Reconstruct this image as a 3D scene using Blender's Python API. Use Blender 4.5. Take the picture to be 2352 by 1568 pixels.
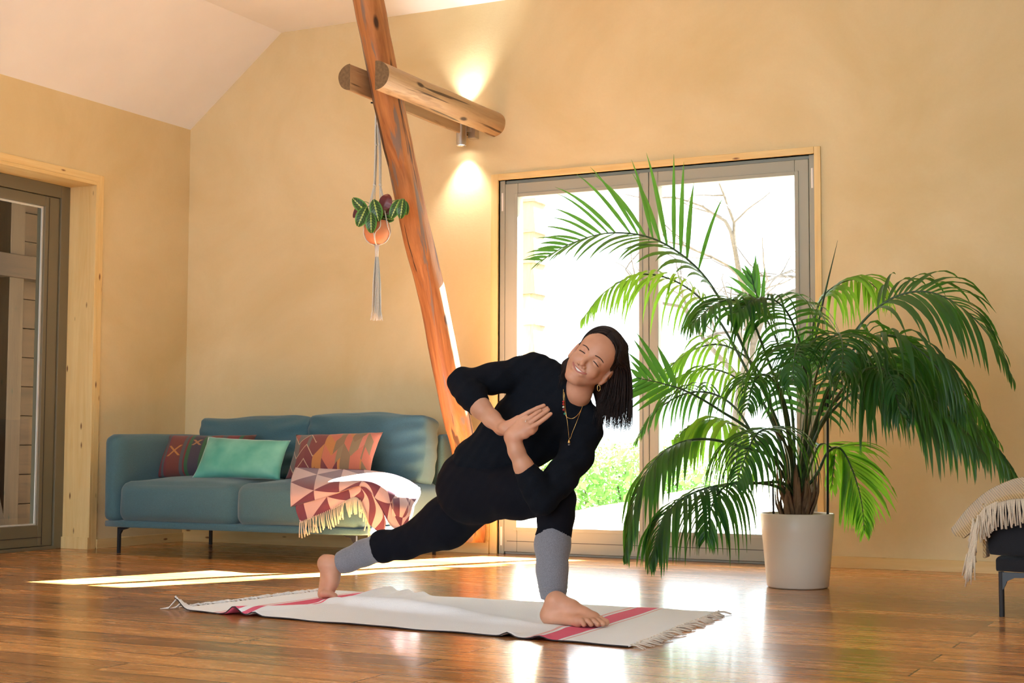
import bpy, bmesh, math, random
import numpy as np
from mathutils import Vector, Matrix
from mathutils.bvhtree import BVHTree
for o in list(bpy.data.objects): bpy.data.objects.remove(o)
S = bpy.context.scene
COL = S.collection
R = math.radians
# ---------------------------------------------------------------- camera
FOC, YAW, PITCH, ROLL = 3438.9, .4664, .0683, .0035
CAM = np.array([6.4468, -7.9581, .65])
FW = np.array([-math.sin(YAW)*math.cos(PITCH), math.cos(YAW)*math.cos(PITCH), math.sin(PITCH)])
_r = np.array([math.cos(YAW), math.sin(YAW), 0.]); _u = np.cross(_r, FW)
RT = _r*math.cos(ROLL)+_u*math.sin(ROLL); UP = _u*math.cos(ROLL)-_r*math.sin(ROLL)
cd = bpy.data.cameras.new('camera'); cam = bpy.data.objects.new('camera', cd); COL.objects.link(cam)
cd.sensor_width = 36; cd.lens = FOC/2352*36; cd.clip_start = .05; cd.clip_end = 500
M = Matrix.Identity(4)
for i in range(3):
    M[i][0], M[i][1], M[i][2], M[i][3] = RT[i], UP[i], -FW[i], CAM[i]
cam.matrix_world = M
S.camera = cam
# ---------------------------------------------------------------- sky, sun, exposure
S.view_settings.view_transform = 'Standard'; S.view_settings.look = 'None'
S.view_settings.gamma = 1; S.view_settings.exposure = 1.78; S.view_settings.use_curve_mapping = False
w = bpy.data.worlds.new('sky'); S.world = w; w.use_nodes = True
bg = w.node_tree.nodes['Background']; bg.inputs[0].default_value = (.82, .92, 1, 1); bg.inputs[1].default_value = 1.45
sl = bpy.data.lights.new('sun', 'SUN'); sl.energy = 70; sl.angle = R(.4); sl.color = (1, .97, .91)
sun = bpy.data.objects.new('sun', sl); COL.objects.link(sun); sun.location = (6, 6, 6)
sd = Vector((-.51, -1, -.666*1.122)).normalized()
sun.rotation_euler = sd.to_track_quat('-Z', 'Y').to_euler()
# ---------------------------------------------------------------- helpers
def at(px, py, z):                       # a point z metres deep along the view through (px, py)
    return CAM+(FW+RT*(px-1176)/FOC-UP*(py-784)/FOC)*z
def on(px, py, ax, v):
    d = FW+RT*(px-1176)/FOC-UP*(py-784)/FOC
    return CAM+d*(v-CAM[ax])/d[ax]
def tag(o, label=None, cat=None, group=None, kind=None):
    if label: o['label'] = label
    if cat: o['category'] = cat
    if group: o['group'] = group
    if kind: o['kind'] = kind
    return o
def empty(name, loc=(0, 0, 0), label=None, cat=None, group=None, kind=None):
    o = bpy.data.objects.new(name, None); COL.objects.link(o); o.location = Vector(loc); o.empty_display_size = .1
    return tag(o, label, cat, group, kind)
def link(name, me, mat=None, parent=None, smooth=True):
    o = bpy.data.objects.new(name, me); COL.objects.link(o)
    if mat is not None:
        for m in (mat if isinstance(mat, (list, tuple)) else [mat]): me.materials.append(m)
    if smooth: me.polygons.foreach_set('use_smooth', [True]*len(me.polygons))
    if parent is not None:
        o.parent = parent; o.matrix_parent_inverse = Matrix.Translation(-world_loc(parent))
    return o
def world_loc(o):
    v = o.location.copy()
    while o.parent is not None:
        # parents here are only ever translated: accumulate
        v = v + o.matrix_parent_inverse.to_translation(); o = o.parent; v = v + o.location
    return v
class MB:
    """collects shapes into one mesh (world coordinates)"""
    def __init__(s): s.v = []; s.f = []; s.uv = {}; s.mi = []
    def add(s, vs, fs, mi=0):
        b = len(s.v); s.v += [tuple(float(c) for c in v) for v in vs]; s.f += [tuple(b+i for i in f) for f in fs]; s.mi += [mi]*len(fs)
    def box(s, a, b, mi=0):
        x0, y0, z0 = a; x1, y1, z1 = b
        s.add([(x0,y0,z0),(x1,y0,z0),(x1,y1,z0),(x0,y1,z0),(x0,y0,z1),(x1,y0,z1),(x1,y1,z1),(x0,y1,z1)],
              [(0,3,2,1),(4,5,6,7),(0,1,5,4),(1,2,6,5),(2,3,7,6),(3,0,4,7)], mi)
    def obox(s, c, ex, ey, ez, mi=0):      # centre and three half-extent vectors
        c, ex, ey, ez = [np.array(q, float) for q in (c, ex, ey, ez)]
        vs = [c+i*ex+j*ey+k*ez for k in (-1, 1) for (i, j) in ((-1,-1),(1,-1),(1,1),(-1,1))]
        s.add(vs, [(0,3,2,1),(4,5,6,7),(0,1,5,4),(1,2,6,5),(2,3,7,6),(3,0,4,7)], mi)
    def tube(s, pts, rad, n=8, caps=True, mi=0, flat=1., fn=None):
        pts = [np.array(p, float) for p in pts]; m = len(pts)
        if not hasattr(rad, '__len__'): rad = [rad]*m
        t = [pts[min(i+1, m-1)]-pts[max(i-1, 0)] for i in range(m)]
        t = [q/(np.linalg.norm(q)+1e-12) for q in t]
        a = np.array([0, 0, 1.]) if abs(t[0][2]) < .9 else np.array([1., 0, 0])
        u = np.cross(t[0], a); u /= np.linalg.norm(u); vs = []
        for i in range(m):
            u = u-t[i]*(u@t[i]); u /= np.linalg.norm(u)+1e-12; w_ = np.cross(t[i], u)
            for k in range(n):
                an = 2*math.pi*k/n; rr = rad[i]*(fn(i, an) if fn else 1)
                vs.append(pts[i]+rr*(math.cos(an)*u+math.sin(an)*w_*flat))
        fs = [(i*n+k, i*n+(k+1) % n, (i+1)*n+(k+1) % n, (i+1)*n+k) for i in range(m-1) for k in range(n)]
        if caps: fs += [tuple(range(n-1, -1, -1)), tuple((m-1)*n+k for k in range(n))]
        s.add(vs, fs, mi)
    def grid(s, G, mi=0, thick=0, closed=False):
        G = np.array(G, float); a, b = G.shape[:2]
        if thick:
            du = np.gradient(G, axis=0); dv = np.gradient(G, axis=1); N = np.cross(du, dv)
            N /= np.linalg.norm(N, axis=2, keepdims=True)+1e-9
            H = G-N*thick
            s.add(list(G.reshape(-1, 3))+list(H.reshape(-1, 3)),
                [(i*b+j, i*b+j+1, (i+1)*b+j+1, (i+1)*b+j)[::-1] for i in range(a-1) for j in range(b-1)] +
                [tuple(a*b+q for q in (i*b+j, i*b+j+1, (i+1)*b+j+1, (i+1)*b+j)) for i in range(a-1) for j in range(b-1)] +
                [(i*b, a*b+i*b, a*b+(i+1)*b, (i+1)*b)[::-1] for i in range(a-1)] +
                [(i*b+b-1, (i+1)*b+b-1, a*b+(i+1)*b+b-1, a*b+i*b+b-1)[::-1] for i in range(a-1)] +
                [(j, j+1, a*b+j+1, a*b+j)[::-1] for j in range(b-1)] +
                [((a-1)*b+j, a*b+(a-1)*b+j, a*b+(a-1)*b+j+1, (a-1)*b+j+1)[::-1] for j in range(b-1)], mi)
        else:
            s.add(list(G.reshape(-1, 3)), [(i*b+j, i*b+j+1, (i+1)*b+j+1, (i+1)*b+j) for i in range(a-1) for j in range(b-1)], mi)
    def lathe(s, c, prof, n=48, mi=0):
        c = np.array(c, float); vs = []
        for r, z in prof: vs += [c+np.array([r*math.cos(2*math.pi*k/n), r*math.sin(2*math.pi*k/n), z]) for k in range(n)]
        s.add(vs, [(i*n+k, i*n+(k+1) % n, (i+1)*n+(k+1) % n, (i+1)*n+k) for i in range(len(prof)-1) for k in range(n)], mi)
    def ball(s, c, r, n=10, mi=0, sc=(1, 1, 1)):
        pr = [(max(1e-5, math.sin(math.pi*i/n)), -math.cos(math.pi*i/n)) for i in range(n+1)]
        c = np.array(c, float); vs = []
        for q, z in pr: vs += [c+r*np.array([q*math.cos(2*math.pi*k/n)*sc[0], q*math.sin(2*math.pi*k/n)*sc[1], z*sc[2]]) for k in range(n)]
        s.add(vs, [(i*n+k, i*n+(k+1) % n, (i+1)*n+(k+1) % n, (i+1)*n+k) for i in range(n) for k in range(n)], mi)
    def build(s, name, mat, parent=None, smooth=False, bevel=0, seg=2, sub=0, auto=None, uv=None):
        me = bpy.data.meshes.new(name); me.from_pydata(s.v, [], s.f)
        if any(s.mi): me.polygons.foreach_set('material_index', s.mi)
        if uv is not None:
            l = me.uv_layers.new(name='UVMap'); idx = np.empty(len(me.loops), int); me.loops.foreach_get('vertex_index', idx)
            l.data.foreach_set('uv', np.array(uv, float)[idx].ravel())
        me.update()
        o = link(name, me, mat, parent, smooth)
        if bevel:
            m = o.modifiers.new('bevel', 'BEVEL'); m.width = bevel; m.segments = seg; m.limit_method = 'ANGLE'; m.angle_limit = R(40)
            me.polygons.foreach_set('use_smooth', [True]*len(me.polygons))
            m.harden_normals = True
        if sub: m = o.modifiers.new('sub', 'SUBSURF'); m.levels = m.render_levels = sub
        return o
def spline(P, n):
    P = np.array(P, float); m = len(P); out = []
    Q = np.vstack([2*P[0]-P[1], P, 2*P[-1]-P[-2]])
    for s_ in np.linspace(0, m-1, n):
        i = min(int(s_), m-2); t = s_-i; a, b, c, d = Q[i], Q[i+1], Q[i+2], Q[i+3]
        out.append(.5*((2*b)+(c-a)*t+(2*a-5*b+4*c-d)*t*t+(-a+3*b-3*c+d)*t**3))
    return np.array(out)
def patch(rows, nu, nv):                  # smooth surface through a grid of control points
    A = np.array([spline(r_, nv) for r_ in rows])
    return np.array([spline(A[:, j], nu) for j in range(nv)]).transpose(1, 0, 2)
# ---------------------------------------------------------------- materials
class NT:
    def __init__(s, name):
        s.m = bpy.data.materials.new(name); s.m.use_nodes = True; s.t = s.m.node_tree; s.n = s.t.nodes; s.l = s.t.links
        s.b = s.n['Principled BSDF']; s.out = s.n['Material Output']
    def new(s, typ, **k):
        n = s.n.new(typ)
        for a, b in k.items(): setattr(n, a, b)
        return n
    def set(s, n, **k):
        for a, b in k.items():
            inp = n.inputs[a.replace('_', ' ')]
            if hasattr(b, 'is_linked') or hasattr(b, 'links'): s.l.new(b, inp)
            else: inp.default_value = b
        return n
    def coord(s, kind='Object', scale=(1, 1, 1), rot=(0, 0, 0)):
        c = s.n.new('ShaderNodeTexCoord'); m = s.n.new('ShaderNodeMapping'); m.inputs['Scale'].default_value = scale; m.inputs['Rotation'].default_value = rot
        s.l.new(c.outputs[kind], m.inputs[0]); return m.outputs[0]
    def noise(s, vec, scale=5, detail=4, rough=.5, dist=0):
        n = s.n.new('ShaderNodeTexNoise'); s.l.new(vec, n.inputs['Vector']); n.inputs['Scale'].default_value = scale
        n.inputs['Detail'].default_value = detail; n.inputs['Roughness'].default_value = rough; n.inputs['Distortion'].default_value = dist
        return n.outputs['Fac']
    def ramp(s, fac, stops):
        n = s.n.new('ShaderNodeValToRGB'); s.l.new(fac, n.inputs[0]); e = n.color_ramp.elements
        while len(e) < len(stops): e.new(.5)
        for i, (p, c) in enumerate(stops): e[i].position = p; e[i].color = tuple(c)+(1,) if len(c) == 3 else c
        return n.outputs[0]
    def mix(s, fac, a, b, mode='MIX'):
        n = s.n.new('ShaderNodeMix'); n.data_type = 'RGBA'; n.blend_type = mode
        for i, q in ((0, fac), (6, a), (7, b)):
            if hasattr(q, 'links'): s.l.new(q, n.inputs[i])
            else: n.inputs[i].default_value = q if i == 0 else (tuple(q)+(1,) if len(q) == 3 else q)
        return n.outputs[2]
    def math(s, op, a, b=0, c=0):
        n = s.n.new('ShaderNodeMath'); n.operation = op
        for i, q in enumerate((a, b, c)):
            if hasattr(q, 'links'): s.l.new(q, n.inputs[i])
            else: n.inputs[i].default_value = q
        return n.outputs[0]
    def bump(s, h, strength=.3, dist=.01):
        n = s.n.new('ShaderNodeBump'); n.inputs['Strength'].default_value = strength; n.inputs['Distance'].default_value = dist
        s.l.new(h, n.inputs['Height']); s.l.new(n.outputs[0], s.b.inputs['Normal']); return n
    def base(s, c):
        if hasattr(c, 'links'): s.l.new(c, s.b.inputs['Base Color'])
        else: s.b.inputs['Base Color'].default_value = tuple(c)+(1,)
    def p(s, **k):
        for a, b in k.items():
            i = s.b.inputs[a.replace('_', ' ')]
            if hasattr(b, 'links'): s.l.new(b, i)
            else: i.default_value = b
def plain(name, c, rough=.6, metal=0, noise=0, nscale=40, bump=0, **k):
    t = NT(name); t.p(Roughness=rough, Metallic=metal, **k)
    v = t.coord(); f = t.noise(v, nscale, 3)
    if noise: t.base(t.ramp(f, [(.3, [x*(1-noise) for x in c]), (.7, [min(1, x*(1+noise)) for x in c])]))
    else: t.base(c)
    if bump: t.bump(f, bump, .004)
    return t.m
def fabric(name, c, noise=.25, scale=350, sheen=.3, rough=.9, bump=.4, spec=.5):
    t = NT(name); v = t.coord(); f = t.noise(v, scale, 2, .7); g = t.noise(v, 6, 3)
    a = t.ramp(f, [(.3, [x*(1-noise) for x in c]), (.7, [min(1, x*(1+noise)) for x in c])])
    t.base(t.mix(t.math('MULTIPLY', g, .25), a, [x*.75 for x in c])); t.p(Roughness=rough, Sheen_Weight=sheen, Specular_IOR_Level=spec); t.bump(f, bump, .002); return t.m
def wood(name, c0, c1, dark, axis='X', sc=1., knots=True, rough=.5, streak=.0, stops=None):
    t = NT(name); s_ = {'X': (.9, 14, 14), 'Y': (14, .9, 14), 'Z': (14, 14, .9)}[axis]
    v = t.coord('Object', tuple(q*sc for q in s_)); f = t.noise(v, 1.6, 6, .6, 1.2)
    v2 = t.coord('Object', tuple(q*sc*3 for q in s_)); g = t.noise(v2, 3, 4, .6, .4)
    c = t.ramp(f, [(.3, c0), (.62, c1)]); c = t.mix(t.math('MULTIPLY', g, .5), c, [x*.72 for x in c1])
    if streak:
        v4 = t.coord('Object', tuple(q*sc*.45 for q in s_)); h = t.noise(v4, 1.7, 5, .65, 1.5)
        c = t.mix(t.ramp(h, [(.56, (0, 0, 0)), (.64, (streak,)*3)]), c, dark)
    if knots:
        ks = {'X': (1.6, 5, 5), 'Y': (5, 1.6, 5), 'Z': (5, 5, 1.6)}[axis]
        v3 = t.coord('Object', tuple(q*1.6 for q in ks)); vo = t.n.new('ShaderNodeTexVoronoi'); t.l.new(v3, vo.inputs['Vector']); vo.inputs['Scale'].default_value = 1.9
        c = t.mix(t.ramp(vo.outputs['Distance'], [(.06, (1, 1, 1)), (.13, (0, 0, 0))]), c, dark)
    t.base(c); t.p(Roughness=rough); t.bump(g, .25, .004); return t.m
# ================================================================ the room
def mat_plaster():
    t = NT('clay_plaster'); v = t.coord(); f = t.noise(v, 1.1, 5, .6, .6); g = t.noise(v, 60, 4, .7)
    c = t.ramp(f, [(.3, (.69, .55, .29)), (.7, (.81, .69, .43))]); c = t.mix(t.math('MULTIPLY', g, .22), c, (.60, .43, .23))
    t.base(c); t.p(Roughness=.85); t.bump(g, .25, .003); return t.m
def mat_floor():
    t = NT('oiled_plank_floor'); v = t.coord()
    br = t.n.new('ShaderNodeTexBrick'); t.l.new(v, br.inputs['Vector'])
    for k, q in (('Scale', 1), ('Brick Width', 2.1), ('Row Height', .165), ('Mortar Size', .0035), ('Mortar Smooth', .3), ('Bias', 0)): br.inputs[k].default_value = q
    br.offset = .37; br.inputs['Color1'].default_value = (0, 0, 0, 1); br.inputs['Color2'].default_value = (1, 1, 1, 1); br.inputs['Mortar'].default_value = (.5, .5, .5, 1)
    # a shift of the grain per plank
    mp = t.n.new('ShaderNodeVectorMath'); mp.operation = 'MULTIPLY_ADD'; t.l.new(br.outputs['Color'], mp.inputs[0]); mp.inputs[1].default_value = (7, 3, 5); t.l.new(v, mp.inputs[2])
    m2 = t.n.new('ShaderNodeMapping'); t.l.new(mp.outputs[0], m2.inputs[0]); m2.inputs['Scale'].default_value = (1.0, 13, 1)
    f = t.noise(m2.outputs[0], 1.5, 7, .62, 1.6)
    m3 = t.n.new('ShaderNodeMapping'); t.l.new(mp.outputs[0], m3.inputs[0]); m3.inputs['Scale'].default_value = (4, 90, 1)
    g = t.noise(m3.outputs[0], 2, 4, .6)
    c = t.ramp(f, [(.25, (.26, .090, .020)), (.45, (.52, .215, .055)), (.7, (.72, .36, .115))])
    c = t.mix(t.math('MULTIPLY', g, .22), c, (.28, .10, .024))
    c = t.mix(1, c, t.ramp(br.outputs['Color'], [(0, (.62, .58, .52)), (.5, (1, 1, 1)), (1, (1.35, 1.35, 1.3))]), 'MULTIPLY')
    m4 = t.n.new('ShaderNodeMapping'); t.l.new(mp.outputs[0], m4.inputs[0]); m4.inputs['Scale'].default_value = (1.8, 7, 1)
    vo = t.n.new('ShaderNodeTexVoronoi'); t.l.new(m4.outputs[0], vo.inputs['Vector']); vo.inputs['Scale'].default_value = 1
    c = t.mix(t.ramp(vo.outputs['Distance'], [(.06, (.9,)*3), (.16, (0, 0, 0))]), c, (.05, .018, .008))
    c = t.mix(br.outputs['Fac'], c, (.035, .014, .006)); t.base(c)
    t.p(Roughness=t.ramp(f, [(.2, (.20,)*3), (.8, (.32,)*3)]), Coat_Weight=.3, Coat_Roughness=.12)
    h = t.math('SUBTRACT', t.math('MULTIPLY', g, .12), br.outputs['Fac']); t.bump(h, .3, .002); return t.m
M_plaster = mat_plaster(); M_floor = mat_floor()
M_ceil = plain('white_ceiling_paint', (.88, .90, .93), .9, noise=.02, nscale=3)
M_pine = wood('knotty_pine_z', (.78, .53, .20), (.88, .67, .32), (.22, .09, .03), 'Z', .8)
M_pinex = wood('knotty_pine_x', (.78, .53, .20), (.88, .67, .32), (.22, .09, .03), 'X', .8)
M_piney = wood('knotty_pine_y', (.78, .53, .20), (.88, .67, .32), (.22, .09, .03), 'Y', .8)
M_frame = plain('grey_beige_frame_paint', (.37, .38, .32), .45)
M_frame_dark = plain('olive_grey_frame_paint', (.17, .15, .095), .45)
M_seal = plain('black_rubber_seal', (.03, .03, .03), .6)
M_steel = plain('brushed_steel', (.65, .62, .58), .28, 1)
M_white = plain('white_hinge_cap', (.85, .85, .83), .35)
def mat_glass():
    t = NT('window_glass'); tr = t.n.new('ShaderNodeBsdfTransparent'); tr.inputs[0].default_value = (.97, .99, .98, 1)
    gl = t.n.new('ShaderNodeBsdfGlossy'); gl.inputs['Roughness'].default_value = .01
    fr = t.n.new('ShaderNodeLayerWeight'); fr.inputs[0].default_value = .5; mx = t.n.new('ShaderNodeMixShader')
    t.l.new(t.math('MULTIPLY_ADD', t.math('POWER', fr.outputs['Facing'], 5), .9, .03), mx.inputs[0]); t.l.new(tr.outputs[0], mx.inputs[1]); t.l.new(gl.outputs[0], mx.inputs[2]); t.l.new(mx.outputs[0], t.out.inputs[0]); return t.m
M_glass = mat_glass()
m = MB(); m.box((-.35, -10, -.12), (9.5, .30, 0)); fl = m.build('floor', M_floor); tag(fl, kind='structure')
# window wall (plane y=0), opening for the double door
DX0, DX1, DZ = 2.348, 4.283, 2.235
m = MB(); m.box((-.35, 0, 0), (DX0, .32, 3.6)); m.box((DX1, 0, 0), (9.8, .32, 3.6)); m.box((DX0, 0, DZ), (DX1, .32, 3.6))
tag(m.build('wall_back', M_plaster), kind='structure')
LY0, LY1, LZ = -2.75, -.885, 2.262
m = MB(); m.box((-.34, LY1, 0), (0, 0, 2.9)); m.box((-.34, -10, 0), (0, LY0, 2.9)); m.box((-.34, LY0, LZ), (0, LY1, 2.9))
tag(m.build('wall_left', M_plaster), kind='structure')
m = MB(); m.box((9.5, -10, 0), (9.8, 0, 3.6)); tag(m.build('wall_right', M_plaster), kind='structure')
m = MB(); m.box((7.0, -10.2, 0), (9.8, -10, 3.6)); m.box((-.35, -10.2, 0), (.9, -10, 3.4)); tag(m.build('wall_front_shade', M_plaster), kind='structure')  # unseen part wall, added to cut daylight on the right side
m = MB(); sec = [(-.35, 2.48), (.738, 3.339), (9.8, 3.339)]
sec[0] = (-.35, 2.761-.35*(3.339-2.761)/.738)
for (x0, z0), (x1, z1) in zip(sec, sec[1:]):
    m.add([(x0,-10,z0),(x1,-10,z1),(x1,.3,z1),(x0,.3,z0),(x0,-10,z0+.12),(x1,-10,z1+.12),(x1,.3,z1+.12),(x0,.3,z0+.12)], [(0,3,2,1),(4,5,6,7),(0,1,5,4),(2,3,7,6),(3,0,4,7),(1,2,6,5)])
tag(m.build('ceiling', M_ceil), kind='structure')
m = MB(); m.box((4.32, -.018, 0), (9.5, -.0005, .062)); tag(m.build('baseboard_right', M_pinex, bevel=.002), kind='structure')
m = MB(); m.box((.002, -.016, 0), (1.95, -.0005, .10)); m.box((1.95, -.022, 0), (2.298, -.0005, .205)); tag(m.build('baseboard_back', M_pinex, bevel=.002), kind='structure')
m = MB(); m.box((.0005, -.84, 0), (.016, -.018, .058)); m.box((.0005, -10, 0), (.016, LY0-.06, .058)); tag(m.build('baseboard_left', M_piney, bevel=.002), kind='structure')
# trim round the double door
m = MB(); m.box((DX0-.048, -.012, 0), (DX0, .06, DZ+.038)); m.box((DX1, -.012, 0), (DX1+.036, .06, DZ+.038)); tag(m.build('trim_1', M_pine, bevel=.002), kind='structure')
m = MB(); m.box((DX0+.0005, -.0125, DZ), (DX1-.0005, .06, DZ+.0385)); tag(m.build('trim_2', M_pinex, bevel=.002), kind='structure')
# lining of the left door: far jamb, top, near jamb
m = MB(); m.box((-.26, LY1-.022, 0), (.012, LY1+.0, LZ)); m.box((.0005, LY1, 0), (.012, LY1+.045, LZ+.045)); m.box((-.26, LY0, 0), (.012, LY0+.022, LZ)); m.box((.0005, LY0-.045, 0), (.012, LY0, LZ+.045))
m.box((-.235, LY1-.034, 0), (.012, LY1-.022, .072))
tag(m.build('trim_3', M_pine, bevel=.002), kind='structure')
m = MB(); m.box((-.26, LY0+.022, LZ-.022), (.012, LY1-.022, LZ)); m.box((.0005, LY0, LZ), (.0125, LY1, LZ+.0452)); tag(m.build('trim_4', M_piney, bevel=.002), kind='structure')
# ---- double glass door: frame, two leaves
def leaf_frame(m, x0, x1, z0, z1, gx0, gx1, gz0, gz1, y0, y1):
    m.box((x0, y0, z0), (gx0, y1, z1)); m.box((gx1, y0, z0), (x1, y1, z1)); m.box((gx0, y0, z0), (gx1, y1, gz0)); m.box((gx0, y0, gz1), (gx1, y1, z1))
D = empty('door_1', (DX0, .05, 0)); D['kind'] = 'structure'
m = MB(); m.box((DX0, .014, 0), (DX0+.035, .14, DZ)); m.box((DX1-.035, .014, 0), (DX1, .14, DZ)); m.box((DX0+.035, .03, DZ-.02), (DX1-.035, .14, DZ)); m.box((DX0+.035, .03, 0), (DX1-.035, .14, .012))
m.build('door_frame', M_frame, D, bevel=.003)
for (x0, x1, g0, g1) in ((DX0+.037, 3.309, 2.470, 3.250), (3.312, DX1-.037, 3.368, 4.168)):
    m = MB(); leaf_frame(m, x0, x1, .013, DZ-.022, g0, g1, .160, 2.128, .012, .085)
    lf = m.build('door_leaf', M_frame, D, bevel=.004)
    m = MB()                                   # a thin bead round the pane and groove lines
    leaf_frame(m, g0-.022, g1+.022, .138, 2.150, g0, g1, .160, 2.128, .0075, .0125); m.build('glazing_bead', M_frame, lf, bevel=.002)
    m = MB(); m.box((x0+.02, .0105, .075), (x1-.02, .0125, .078)); m.build('groove', M_seal, lf)
    m = MB(); m.box((g0-.003, .040, .157), (g1+.003, .046, 2.131)); m.build('pane', M_glass, lf)
for (x, z) in ((DX0+.017, 2.05), (DX1-.017, 2.05), (DX0+.017, .05)):
    m = MB(); m.tube([(x, .022, z-.0), (x, .022, z+.11)], .010, 12); m.build('hinge', M_white, D, smooth=False)
# ---- left glass door, set back in its lining
D = empty('door_2', (-.2, LY1, 0)); D['kind'] = 'structure'
X = -.2; ya, yb = LY0+.022, LY1-.022
m = MB(); m.box((X-.07, yb-.075, 0), (X, yb, LZ-.022)); m.box((X-.07, ya, 0), (X, ya+.075, LZ-.022)); m.box((X-.07, ya+.075, LZ-.10), (X, yb-.075, LZ-.022)); m.box((X-.07, ya+.075, 0), (X+.02, yb-.075, .02))
m.build('door_frame', M_frame_dark, D, bevel=.003)
m = MB(); y1 = yb-.078; y0 = ya+.078; g1 = -1.105; g0 = y0+.10
m.box((X-.08, g1, .022), (X-.012, y1, LZ-.102)); m.box((X-.08, y0, .022), (X-.012, g0, LZ-.102)); m.box((X-.08, g0, .022), (X-.012, g1, .15)); m.box((X-.08, g0, 2.095), (X-.012, g1, LZ-.102))
lf = m.build('door_leaf', M_frame_dark, D, bevel=.004)
m = MB(); m.box((X-.045, g0-.003, .147), (X-.039, g1+.003, 2.098)); m.build('pane', M_glass, lf)
m = MB()
for a, b in (((X-.037, g1-.012, .15), (X-.0285, g1-.0005, 2.095)), ((X-.037, g0, 2.083), (X-.0285, g1-.012, 2.0945)), ((X-.037, g0, .1505), (X-.0285, g1-.012, .160))): m.box(a, b)
m.build('glazing_bead', plain('pale_spacer_bar', (.8, .82, .8), .35, .3), lf)
m = MB(); m.box((X-.011, g1+.03, .03), (X-.0095, g1+.033, LZ-.11)); m.box((X-.011, g0, .075), (X-.0095, g1+.03, .078)); m.build('groove', M_seal, lf)
m = MB(); m.box((-.34, ya, 0), (X-.07, yb, .015)); tag(m.build('trim_5', plain('stone_sill', (.42, .40, .35), .6, noise=.1)), kind='structure')
# ================================================================ outside
rnd = random.Random(5)
t = NT('pale_gravel'); v = t.coord(); vo = t.n.new('ShaderNodeTexVoronoi'); t.l.new(v, vo.inputs['Vector']); vo.inputs['Scale'].default_value = 14
t.base(t.mix(t.ramp(vo.outputs['Distance'], [(.15, (0, 0, 0)), (.6, (1, 1, 1))]), (.34, .32, .28), (.10, .09, .07))); t.p(Roughness=.9); t.bump(vo.outputs['Distance'], .6, .02); M_gravel = t.m
m = MB(); m.box((-14, .33, -.35), (30, 40, -.06)); m.box((-14, -12, -.35), (-.36, .33, -.06)); tag(m.build('ground', M_gravel), kind='structure')
# hedge and climbing leaves
def leaf_cloud(m, n, pos, size):
    for i in range(n):
        c = np.array(pos()); a = np.array([rnd.gauss(0, 1) for _ in range(3)]); a /= np.linalg.norm(a); b = np.cross(a, [rnd.gauss(0, 1) for _ in range(3)]); b /= np.linalg.norm(b)
        s_ = size*rnd.uniform(.6, 1.3); m.add([c-a*s_, c+b*s_*.5, c+a*s_, c-b*s_*.5], [(0, 1, 2, 3)])
def mat_leaf(name, c, tr, amt=.35, rough=.45):
    t = NT(name); v = t.coord(); f = t.noise(v, 9, 2); cc = t.ramp(f, [(.3, [q*.75 for q in c]), (.7, [q*1.25 for q in c])]); t.base(cc); t.p(Roughness=rough)
    tl = t.n.new('ShaderNodeBsdfTranslucent'); tl.inputs[0].default_value = tuple(tr)+(1,); mx = t.n.new('ShaderNodeMixShader'); mx.inputs[0].default_value = amt
    t.l.new(t.b.outputs[0], mx.inputs[1]); t.l.new(tl.outputs[0], mx.inputs[2]); t.l.new(mx.outputs[0], t.out.inputs[0]); return t.m
M_hedge = mat_leaf('hedge_leaves', (.16, .34, .12), (.35, .6, .2)); M_bark = plain('grey_bark', (.07, .06, .055), .9, noise=.3, nscale=20, bump=.6)
def hp():
    x = rnd.uniform(-.15, 1.9); top = .62+.12*math.sin(x*2.1)+.06*math.sin(x*6); y = 5.6+rnd.uniform(-.5, .5)
    return (x, y, rnd.uniform(-.05, top))
hd = empty('hedge', (0, 5.6, -.06), 'low leafy green hedge standing outside behind the glass door', 'hedge')
m = MB(); leaf_cloud(m, 6000, hp, .045); m.build('foliage', M_hedge, hd)
m = MB()
for i in range(13):
    x = .2+i*.13; m.tube([(x, 5.6, -.06), (x+rnd.uniform(-.1, .1), 5.6+rnd.uniform(-.2, .2), .25), (x+rnd.uniform(-.2, .2), 5.6, .5)], [.014, .01, .005], 5)
m.build('stem', M_bark, hd)
# rubble bank of pale stones in front of the hedge
m = MB(); G = [[(x, y, -.06+.30*max(0, min(1, (x-.3)/1.6))*max(0, min(1, (y-2.2)/2.5))+.03*rnd.random()) for x in np.linspace(-.15, 4.5, 42)] for y in np.linspace(2.2, 4.9, 30)]
m.grid(G); o = m.build('gravel_bank', M_gravel); tag(o, 'pale gravel bank sloping up outside the glass double door', 'gravel', kind='stuff')
# bare tree
def branch(m, p, d, L, r_, lv):
    pts = [np.array(p)]; dd = np.array(d, float)
    for i in range(5):
        dd = dd+np.array([rnd.gauss(0, .16), rnd.gauss(0, .16), rnd.gauss(0, .12)]); dd /= np.linalg.norm(dd); pts.append(pts[-1]+dd*L/5)
    m.tube(pts, [r_*(1-.12*i) for i in range(6)], 6)
    if lv > 0:
        for i in range(2, 6):
            q = dd+np.array([rnd.gauss(0, .8), rnd.gauss(0, .8), rnd.gauss(.15, .5)]); q /= np.linalg.norm(q); branch(m, pts[i], q, L*.62, r_*.45, lv-1)
tb = empty('bare_tree', (.95, 9, -.06), 'bare branching tree seen pale through the left leaf of the glass door', 'tree')
m = MB(); branch(m, (.95, 9, -.06), (.02, 0, 1), 2.4, .12, 3); m.build('trunk', M_bark, tb)
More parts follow.
